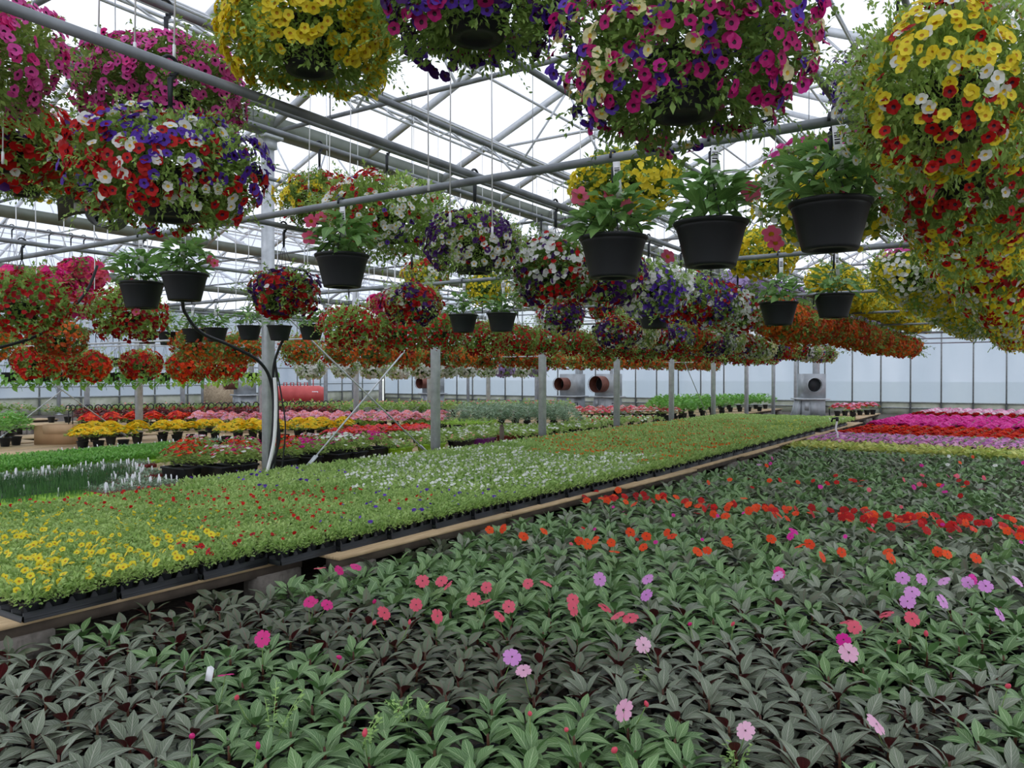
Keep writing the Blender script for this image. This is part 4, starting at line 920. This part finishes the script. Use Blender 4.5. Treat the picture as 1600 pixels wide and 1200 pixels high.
# seedling trays at left: onions, tags in red trays, basil in lime trays
on = []
for v in range(2):
    n_ = 240; P = np.stack([rng.uniform(-.25, .25, n_), rng.uniform(-.25, .25, n_), np.full(n_, .05)], 1); D = np.stack([rng.normal(0, .18, n_), rng.normal(0, .18, n_), np.ones(n_)], 1)
    bl = MB(); bl.poly([(-.012, 0, 0), (.012, 0, 0), (.008, .6, .03), (0, 1, .1), (-.008, .6, .03)], [(0, 1, 2, 3, 4)]); on.append(scatter(bl.tmpl(), frames_y(D, .2*rng.uniform(.7, 1.1, n_)), P).mesh('foliage', [FOLO]))
def tray_box(col, lx=.54, ly=.54, h=.06):
    m = MB(); m.box((0, 0, h/2-.004), (lx*.94, ly*.94, h*.8))
    for s in (-1, 1):
        m.box((s*lx/2, 0, h/2), (.015, ly, h)); m.box((0, s*ly/2, h/2), (lx, .015, h))
        for k in range(5): m.box((s*lx/2, -ly/2+(k+.5)*ly/5, h*.5), (.022, .03, h*.8))
    return m.mesh('tray_frame', [col])
TRB = tray_box(BLACK); TRR = tray_box(REDP); TRL = tray_box(LIMEP)
small = tray_fol(700, .045, FOLS, .09, lx=4, ly=4, pit=.13).mesh('foliage', [FOLS]); bas = tray_fol(900, .06, FOLB, .12, lx=4, ly=4, pit=.13).mesh('foliage', [FOLB])
tgm = MB(); tgm.poly([(-.011, 0, 0), (.011, 0, 0), (.011, .0, .1), (0, 0, .115), (-.011, 0, .1), (-.011, .002, 0), (.011, .002, 0), (.011, .002, .1), (0, .002, .115), (-.011, .002, .1)], [(0, 1, 2, 3, 4), (9, 8, 7, 6, 5), (2, 1, 6, 7), (0, 4, 9, 5), (4, 3, 8, 9), (3, 2, 7, 8)]); PTAG = tgm.mesh('plant_label', [WHITE])
def seed(x, y, frame, fol, label, tags=0, sc=1.0):
    tags = int(tags*.75)
    if not support(x, y, .12) or not claim(x, y, .275, .275): return
    t = thing('seedling_tray', label, 'plant tray', (x, y, ZB), 'seedling trays of the second house')
    link('tray_frame', frame, parent=t); link('foliage', fol, parent=t, kind='stuff', rot=(0, 0, random.choice((0, 1.5708, 3.1416))))
    for k in range(tags): link('plant_label', PTAG, (random.uniform(-.23, .23), random.uniform(-.23, .23), .05), t, (random.uniform(-.2, .2), random.uniform(-.2, .2), YAW+random.uniform(-.4, .4)), 1.0)
for i in range(4):
    for j in range(10):
        x = -9.42-i*.57; y = 3.1+j*.57; p = proj((x, y, .4))
        if p[0] < -60 or p[0] > 345: continue
        lo = (nth(j), nth(i))
        if p[0] < 165+i*8 and i < 3: seed(x, y, TRB if i else TRL, on[(i+j) % 2], 'tray of upright onion seedlings, %s along, %s in' % lo, 2)
        else: seed(x, y, TRR, small, 'dark red tray of tiny seedlings bristling with white labels, %s along, %s in' % lo, 13)
for i in range(4):
    for j in range(9):
        x = -11.85-i*.57; y = 4.2+j*.57; p = proj((x, y, .4))
        if p[0] < -60 or p[0] > 330: continue
        lo = (nth(j), nth(i))
        if i == 0: seed(x, y, TRR, small, 'tray of pale seedlings with white labels behind the onions, %s along' % lo[0], 9)
        else: seed(x, y, TRL, bas, 'lime tray of bright green basil seedlings, %s along, %s in' % lo, 0)
for i in range(1):
    for j in range(9):
        x = -14.6-i*.6; y = 7.6+j*.62; p = proj((x, y, .4))
        if 0 < p[0] < 345: seed(x, y, TRB, small, 'tray of sparse seedlings with white labels before the mums, %s along, %s in' % (nth(j), nth(i)), 5)
# ================================================================== SINGLE THINGS
# cardboard box
p = at(93, 693, ZB); CARD = solid('cardboard', 'b08c68', 'c6a27a', .85, 0, 3)
t = thing('cardboard_box', 'open brown cardboard box with a folded flap beside the basil trays', 'box', (p.x, p.y, ZB+.0)); t.rotation_euler = (0, 0, YAW+.05)
bx_w, bx_h = .78, .4; m = MB()
for c, d in (((0, -.25, bx_h/2), (bx_w, .01, bx_h)), ((0, .25, bx_h/2), (bx_w, .01, bx_h)), ((-bx_w/2, 0, bx_h/2), (.01, .5, bx_h)), ((bx_w/2, 0, bx_h/2), (.01, .5, bx_h)), ((0, 0, .005), (bx_w, .5, .01))): m.box(c, d)
link('box_body', m.mesh('box_body', [CARD]), parent=t)
m = MB(); m.box((.1, -.275, bx_h-.08), (bx_w*.78, .008, .19), 0, Matrix.Rotation(.12, 3, 'X')); link('flap', m.mesh('flap', [solid('cardboard_flap', 'cba985', 'dcbd9a', .85, 0, 3)]), parent=t)
# heaters
GREYM = solid('heater_grey', '9a9fa2', 'b2b7ba', .5, .3, 4); RUST = solid('rusty_duct', '6e4238', '8a5a4c', .6, .4, 8); INK = solid('duct_inside', '16181a', '22262a', .7)
def heater(px, D, wpx, label, face=0.0, rust=False, ductr=.27):
    d = ray(px, 587); d = d/Vector((-math.sin(YAW), math.cos(YAW), 0)).dot(d)*D; HPOS.append((d.x, d.y)); t = thing('heater', label, 'heater', (d.x, d.y, 0), 'greenhouse heaters'); t.rotation_euler = (0, 0, YAW+face)
    m = MB(); m.box((0, 0, .42), (.85, .8, .84)); m.box((.0, -.41, .5), (.3, .02, .5)); m.box((-.28, -.41, .6), (.16, .015, .3)); link('cabinet', m.mesh('cabinet', [GREYM]), parent=t)
    m = MB(); m.box((0, 0, .87), (1.15, .95, .05)); link('shelf', m.mesh('shelf', [STEEL]), parent=t)
    m = MB(); m.box((.05, 0, 1.36), (.8, .75, .93)); link('fan_box', m.mesh('fan_box', [GREYM]), parent=t)
    ln = .5 if rust else .12; m = MB(); m.tube([(0, -.37, 1.4), (0, -.37-ln, 1.4)], ductr, 20, cap=False); m.tube([(0, -.37-ln, 1.4), (0, -.4-ln, 1.4)], ductr+.03, 20, cap=False); du = link('duct_collar', m.mesh('duct_collar', [RUST if rust else STEEL], True), parent=t)
    m = MB(); m.tube([(0, -.385, 1.4), (0, -.38, 1.4)], ductr-.02, 20); link('duct_opening', m.mesh('duct_opening', [INK]), parent=du)
    m = MB(); m.tube([(.3, .2, 1.8), (.3, .2, 3.6)], .13, 12); link('flue_pipe', m.mesh('flue_pipe', [ALU], True), parent=t)
    m = MB(); m.tube([(.42, -.3, .6), (.6, -.35, .6), (.6, -.35, .0)], .025, 6); link('gas_pipe', m.mesh('gas_pipe', [DARKM]), parent=t)
    for k in range(3): m = MB(); m.box((-.52, -.2+.2*k, .45), (.15, .18, .8), 0, Matrix.Rotation(.25, 3, 'Y')); link('guard_panel', m.mesh('guard_panel', [GREYM]), parent=t)
heater(1266, 30, 60, 'grey heater with a round fan opening standing by the end wall', 0.0)
heater(893, 34, 60, 'heater with a rusty round duct turned sideways, behind the third post', -.75, True)
heater(950, 33, 60, 'heater with a wide rusty duct beside the fourth post', -.75, True, .34)
heater(676, 39, 60, 'heater half hidden behind the second post', -.75, True)
heater(382, 36, 60, 'pale heater with a silver duct standing before the brown boards', -.9, True)
# red tank
d = ray(468, 587)*1.0; d = d/Vector((-math.sin(YAW), math.cos(YAW), 0)).dot(d)*40; t = thing('gas_tank', 'red cylindrical tank lying behind the rows of mums', 'tank', (d.x, d.y, 0)); t.rotation_euler = (0, 0, YAW)
RED = solid('red_paint', 'b23a38', 'cc5450', .45, 0, 2); prof = [(-1.35, .05), (-1.33, .25), (-1.22, .42), (-1.0, .5), (1.0, .5), (1.22, .42), (1.33, .25), (1.35, .05)]
m = MB(); m.tube([(x, 0, 0) for x, _ in prof], [r for _, r in prof], 20); link('tank_body', m.mesh('tank_body', [RED], True), (0, 0, .75), t)
for sx in (-.8, .8): m = MB(); m.box((sx, 0, .15), (.12, .7, .3)); link('leg', m.mesh('leg', [RED]), parent=t)
for k in range(4): m = MB(); m.tube([(-.8+.35*k, 0, 1.24), (-.8+.35*k, 0, 1.4), (-.65+.35*k, 0, 1.4), (-.65+.35*k, 0, 1.24)], .03, 6); link('lifting_lug', m.mesh('lifting_lug', [RED]), parent=t)
m = MB(); m.tube([(.7, 0, 1.2), (.7, 0, 1.9)], .025, 6); link('valve_pipe', m.mesh('valve_pipe', [RED]), parent=t)
m = MB(); m.box((.9, -.45, .9), (.3, .02, .14)); link('name_plate', m.mesh('name_plate', [WHITE]), parent=t)
# brown boards by the side wall
d = ray(343, 587); d = d/Vector((-math.sin(YAW), math.cos(YAW), 0)).dot(d)*40; m = MB(); m.box((0, 0, .65), (1.6, .06, 1.3)); tag(link('chipboard_sheet', m.mesh('chipboard_sheet', [solid('chipboard', '8d7a60', 'c0ad90', .9, 0, 18)]), (d.x, d.y, 0), rot=(0, 0, YAW)), 'speckled brown chipboard leaning by the side wall heater', 'board')
# black cables and pipes at the near post
PX, PY = GX[1], LINES[2]
def cable(name, pts, r, mat, label, cat): m = MB(); m.tube(pts, r, 7); tag(link(name, m.mesh(name, [mat], True)), label, cat)
def bez(pts, n=26):
    out = []
    P_ = [Vector(p) for p in pts]
    for i in range(len(P_)-1):
        p0, p1, p2, p3 = P_[max(i-1, 0)], P_[i], P_[i+1], P_[min(i+2, len(P_)-1)]
        for k in range(8): t_ = k/8; out.append(.5*((2*p1)+(p2-p0)*t_+(2*p0-5*p1+4*p2-p3)*t_*t_+(3*p1-p0-3*p2+p3)*t_**3))
    return out+[P_[-1]]
def pd(px, py, D):
    d = ray(px, py); return Vector((0, 0, EYE))+d/Vector((-math.sin(YAW), math.cos(YAW), 0)).dot(Vector((d.x, d.y, 0)))*D
DP = 10.75
cable('black_hose', bez([pd(285, 470, 9.6), pd(290, 490, 9.8), pd(315, 520, 10), pd(360, 540, 10.3), pd(405, 565, 10.6), pd(424, 600, DP), pd(427, 660, DP), pd(419, 735, DP)]), .022, BLACK, 'black hose swooping from the pots down the near post', 'hose')
cable('black_hose', bez([pd(452, 520, 10.7), pd(438, 540, 10.7), pd(427, 580, DP), pd(432, 640, DP), pd(436, 690, DP), pd(420, 738, DP)]), .018, BLACK, 'black hose leaving the near post towards the pots behind it', 'hose')
cable('black_cable', bez([pd(429, 560, DP), pd(440, 620, DP), pd(446, 670, DP), pd(440, 735, DP)]), .01, BLACK, 'thin black cable bowing out beside the near post', 'cable')
cable('black_cable', bez([pd(430, 560, DP), pd(434, 630, DP), pd(434, 680, DP), pd(428, 735, DP)]), .014, BLACK, 'straighter black cable close to the near post', 'cable')
cable('white_conduit', bez([pd(429, 590, DP-.1), pd(431, 630, DP-.1), pd(428, 690, DP-.1), pd(416, 742, DP-.1)]), .024, WHITE, 'white plastic conduit running down the near post', 'pipe')
cable('overhead_cable', bez([pd(152, 415, 7.5), pd(135, 455, 7.4), pd(95, 500, 7.2), pd(50, 528, 7), pd(-20, 548, 6.8)]), .013, BLACK, 'black cable sagging down past the red basket at the picture edge', 'cable')
m = MB(); m.tube([pd(418, 742, DP-.1), pd(416, 752, DP-.1)], .05, 8); tag(link('conduit_end', m.mesh('conduit_end', [WHITE])), 'white fitting at the foot of the near post conduit', 'pipe fitting')
# bracing rods
def rod(a, b_, label, plate=None):
    t = thing('brace_rod', label, 'brace', (0, 0, 0), 'diagonal brace rods'); m = MB(); m.tube([a, b_], .013, 6); link('rod', m.mesh('rod', [STEEL]), parent=t)
    if plate is not None: m = MB(); dv = (Vector(b_)-Vector(a)).normalized(); m.bar(Vector(a), Vector(a)+dv*.35, .07, .02); link('end_plate', m.mesh('end_plate', [STEEL]), parent=t)
ya, yb = LINES[2], LINES[3]
rod((GX[1], ya+.6, .35), (GX[1], yb-.1, EYE+1.0), 'pale diagonal brace rising from a flat plate beside the near post', 1)
rod((GX[1], yb-.15, .35), (GX[1], ya+.1, EYE+1.0), 'dark diagonal brace falling from the near post to the second post', 1)
rod((GX[2], LINES[2]+.4, .3), (GX[2], LINES[3]-.1, EYE+1.0), 'long diagonal brace crossing in front of the cardboard box', 1)
rod((GX[2], LINES[3]-.3, .3), (GX[2], LINES[2]+.1, EYE+1.0), 'opposite diagonal brace running down behind the cardboard box', 1)
rod((GX[1], LINES[7]-.4, .3), (GX[1], LINES[6]+.1, EYE+1.2), 'thin diagonal brace between the sixth and seventh posts')
# curved sheet and fan hanging at left
FANB = solid('fan_housing', '4c4f49', '63665e', .6, .2, 5)
c = pd(122, 327, 4.7); t = thing('curved_sheet', 'curved brown-green sheet with a pale patch hanging by the red and white basket', 'sheet', tuple(c)); t.rotation_euler = (0, 0, YAW+.15)
m = MB(); V = []
for k in range(7):
    a = -.9+1.5*k/6; V += [(-.11+.22*k/6, -.02, .06*math.cos(a)+.045*k/6+.02), (-.11+.19*k/6, .0, .06*math.cos(a)-.09+.035*k/6-.02)]
V2 = [(x, y+.006, z) for x, y, z in V]
m.poly(V+V2, [(2*k, 2*k+1, 2*k+3, 2*k+2) for k in range(6)]+[(14+2*k+2, 14+2*k+3, 14+2*k+1, 14+2*k) for k in range(6)]+[(2*k+2, 14+2*k+2, 14+2*k, 2*k) for k in range(6)]+[(2*k+1, 14+2*k+1, 14+2*k+3, 2*k+3) for k in range(6)])
link('sheet_body', m.mesh('sheet_body', [solid('sheet_print', '3b3a2c', '5d5a48', .7, 0, 9)]), parent=t)
m = MB(); m.box((.02, -.024, .01), (.07, .004, .05)); link('pale_patch', m.mesh('pale_patch', [solid('pale_patch', '9a9c92', 'b4b6ac')]), parent=t)
m = MB(); m.tube([(0, 0, .05), (0, 0, .62)], .003, 5); link('hanging_wire', m.mesh('hanging_wire', [PIPE]), parent=t)
c = pd(168, 330, 4.6); t = thing('circulation_fan', 'small dark air fan hanging behind the red and white basket', 'fan', tuple(c)); t.rotation_euler = (0, 0, YAW)
m = MB(); m.tube([(0, -.05, 0), (0, .08, 0)], .1, 20, cap=False); m.tube([(0, -.05, 0), (0, -.055, 0)], [.1, .105], 20, cap=False); m.box((0, .03, .105), (.1, .1, .03)); link('housing', m.mesh('housing', [FANB], True), parent=t)
for k in range(5): m = MB(); m.box((.045, 0, 0), (.08, .008, .035), 0, Matrix.Rotation(.5, 3, 'X')); link('blade', m.mesh('blade', [DARKM]), parent=t, rot=(0, k*1.2566, 0))
m = MB(); m.tube([(0, -.03, 0), (0, .1, 0)], .03, 12); link('motor', m.mesh('motor', [FANB], True), parent=t)
m = MB(); m.tube([(0, .03, .1), (0, .03, .6)], .004, 5); link('hanging_wire', m.mesh('hanging_wire', [PIPE]), parent=t)
# standpipe on the path, post stake, row of carrying hooks
p = at(1308, 690, .2); t = thing('water_standpipe', 'white standpipe with a black tap beside the lilac impatiens', 'standpipe', (p.x, p.y, 0))
m = MB(); m.tube(bez([(0, 0, 0), (.01, 0, .35), (-.03, 0, .5), (.0, 0, .7)]), .022, 8); link('riser', m.mesh('riser', [WHITE], True), parent=t)
m = MB(); m.tube([(0, 0, .68), (0, 0, .78)], .035, 8); m.tube([(0, 0, .75), (-.1, 0, .74), (-.13, 0, .66)], .022, 8); link('tap', m.mesh('tap', [BLACK], True), parent=t)
p = at(784, 697, .3); m = MB(); m.box((0, 0, .35), (.07, .07, .7)); m.box((0, 0, .72), (.05, .05, .05)); tag(link('wooden_stake', m.mesh('wooden_stake', [WOODD]), (p.x, p.y, 0)), 'grey wooden stake standing behind the coloured planters', 'stake')
hk = MB(); hk.tube([(0, 0, 0), (0, 0, .3)], .012, 5); hk.tube([(.07*math.cos(a)-.0, 0, .37+.07*math.sin(a)) for a in [-1.57+i*.62 for i in range(9)]], .014, 5); HK = hk.mesh('hook', [BLACK])
n = 0
for a, b_, num, D in (((105, 650), (540, 640), 46, 30),):
    for k in range(num):
        px = a[0]+(b_[0]-a[0])*k/num+random.uniform(-3, 3); q = at(px, a[1]+(b_[1]-a[1])*k/num, .55)
        if not support(q.x, q.y, .02) or not claim(q.x, q.y, .02, .02): continue
        tag(link('pot_hook', HK, (q.x, q.y, ZB), rot=(0, 0, YAW+random.uniform(-.5, .5)), scale=1.3), '%s black plastic pot hook standing in the row behind the yellow mums' % nth(k), 'hook', 'black pot hooks')
# shrub at the far left
for i, (px, py) in enumerate(((8, 690), (25, 688), (-15, 694))):
    q = at(px, py, .4)
    if support(q.x, q.y, .1) and claim(q.x, q.y, .12, .12): potted('green_shrub', q.x, q.y, ZB, 'gs2', ((FOLB, None, 260), dict(R=.3, H=.6, leaf=.09)), '%s leafy green shrub at the picture edge behind the onions' % nth(i), 'shrub', 'edge shrubs', True, 1.0, BIGP, .2)

# weeds and a lone label among the front impatiens
WEED = leafm('weed_leaf', '8fb85c', 'b8d688', .5, .3); WL = leaf_big(.028, .016, .4, .1, 3).mesh('leaf', [WEED])
for i, (px, py, hh, lab) in enumerate(((640, 1120, .16, 'thin pale green weed rising between the front impatiens'), (560, 1150, .14, 'spindly flowering weed at the bottom of the picture'), (425, 1140, .2, 'pale sprig of weed standing before the green impatiens'), (1000, 1045, .08, 'small round-leaved weed among the dark impatiens'), (1150, 1175, .1, 'light green weed seedling at the lower edge'))):
    q = at(px, py, .2); t = thing('weed_plant', lab, 'weed', (q.x, q.y, .1))
    for k in range(5):
        a = random.uniform(0, 6.28); tip = Vector((math.cos(a)*hh*.7, math.sin(a)*hh*.7, hh*random.uniform(.9, 1.4))); m = MB(); m.tube(bez([(0, 0, 0), tip*.5+Vector((0, 0, .03)), tip]), .0018, 4); link('stem', m.mesh('stem', [WEED]), parent=t)
        for j in range(7):
            b_ = random.uniform(0, 6.28); link('leaf', WL, tip*(.35+.1*j), t, Vector((math.cos(b_), math.sin(b_), .4)).to_track_quat('Y', 'Z'), random.uniform(.6, 1.2))
q = at(325, 1046, .26); tag(link('plant_label', PTAG, (q.x, q.y, .2), rot=(0, .2, YAW), scale=(1.6, 1, .7)), 'small white plant label stuck among the front impatiens', 'label')
beds([(-60, 694), (18, 690), (28, 668), (-60, 672)], 4, 3, 'leafy_pot_plant', 'gs3', ((FOLB, ['coral'], 180, 3), dict(R=.26, H=.36, leaf=.085)), 'leafy pot plant beside the cardboard box', 'potted plant', True, 1.2, .1, BIGP, .2, .45)
for a, k in DEFER: place_beds(*a, **k)
lay_benches()
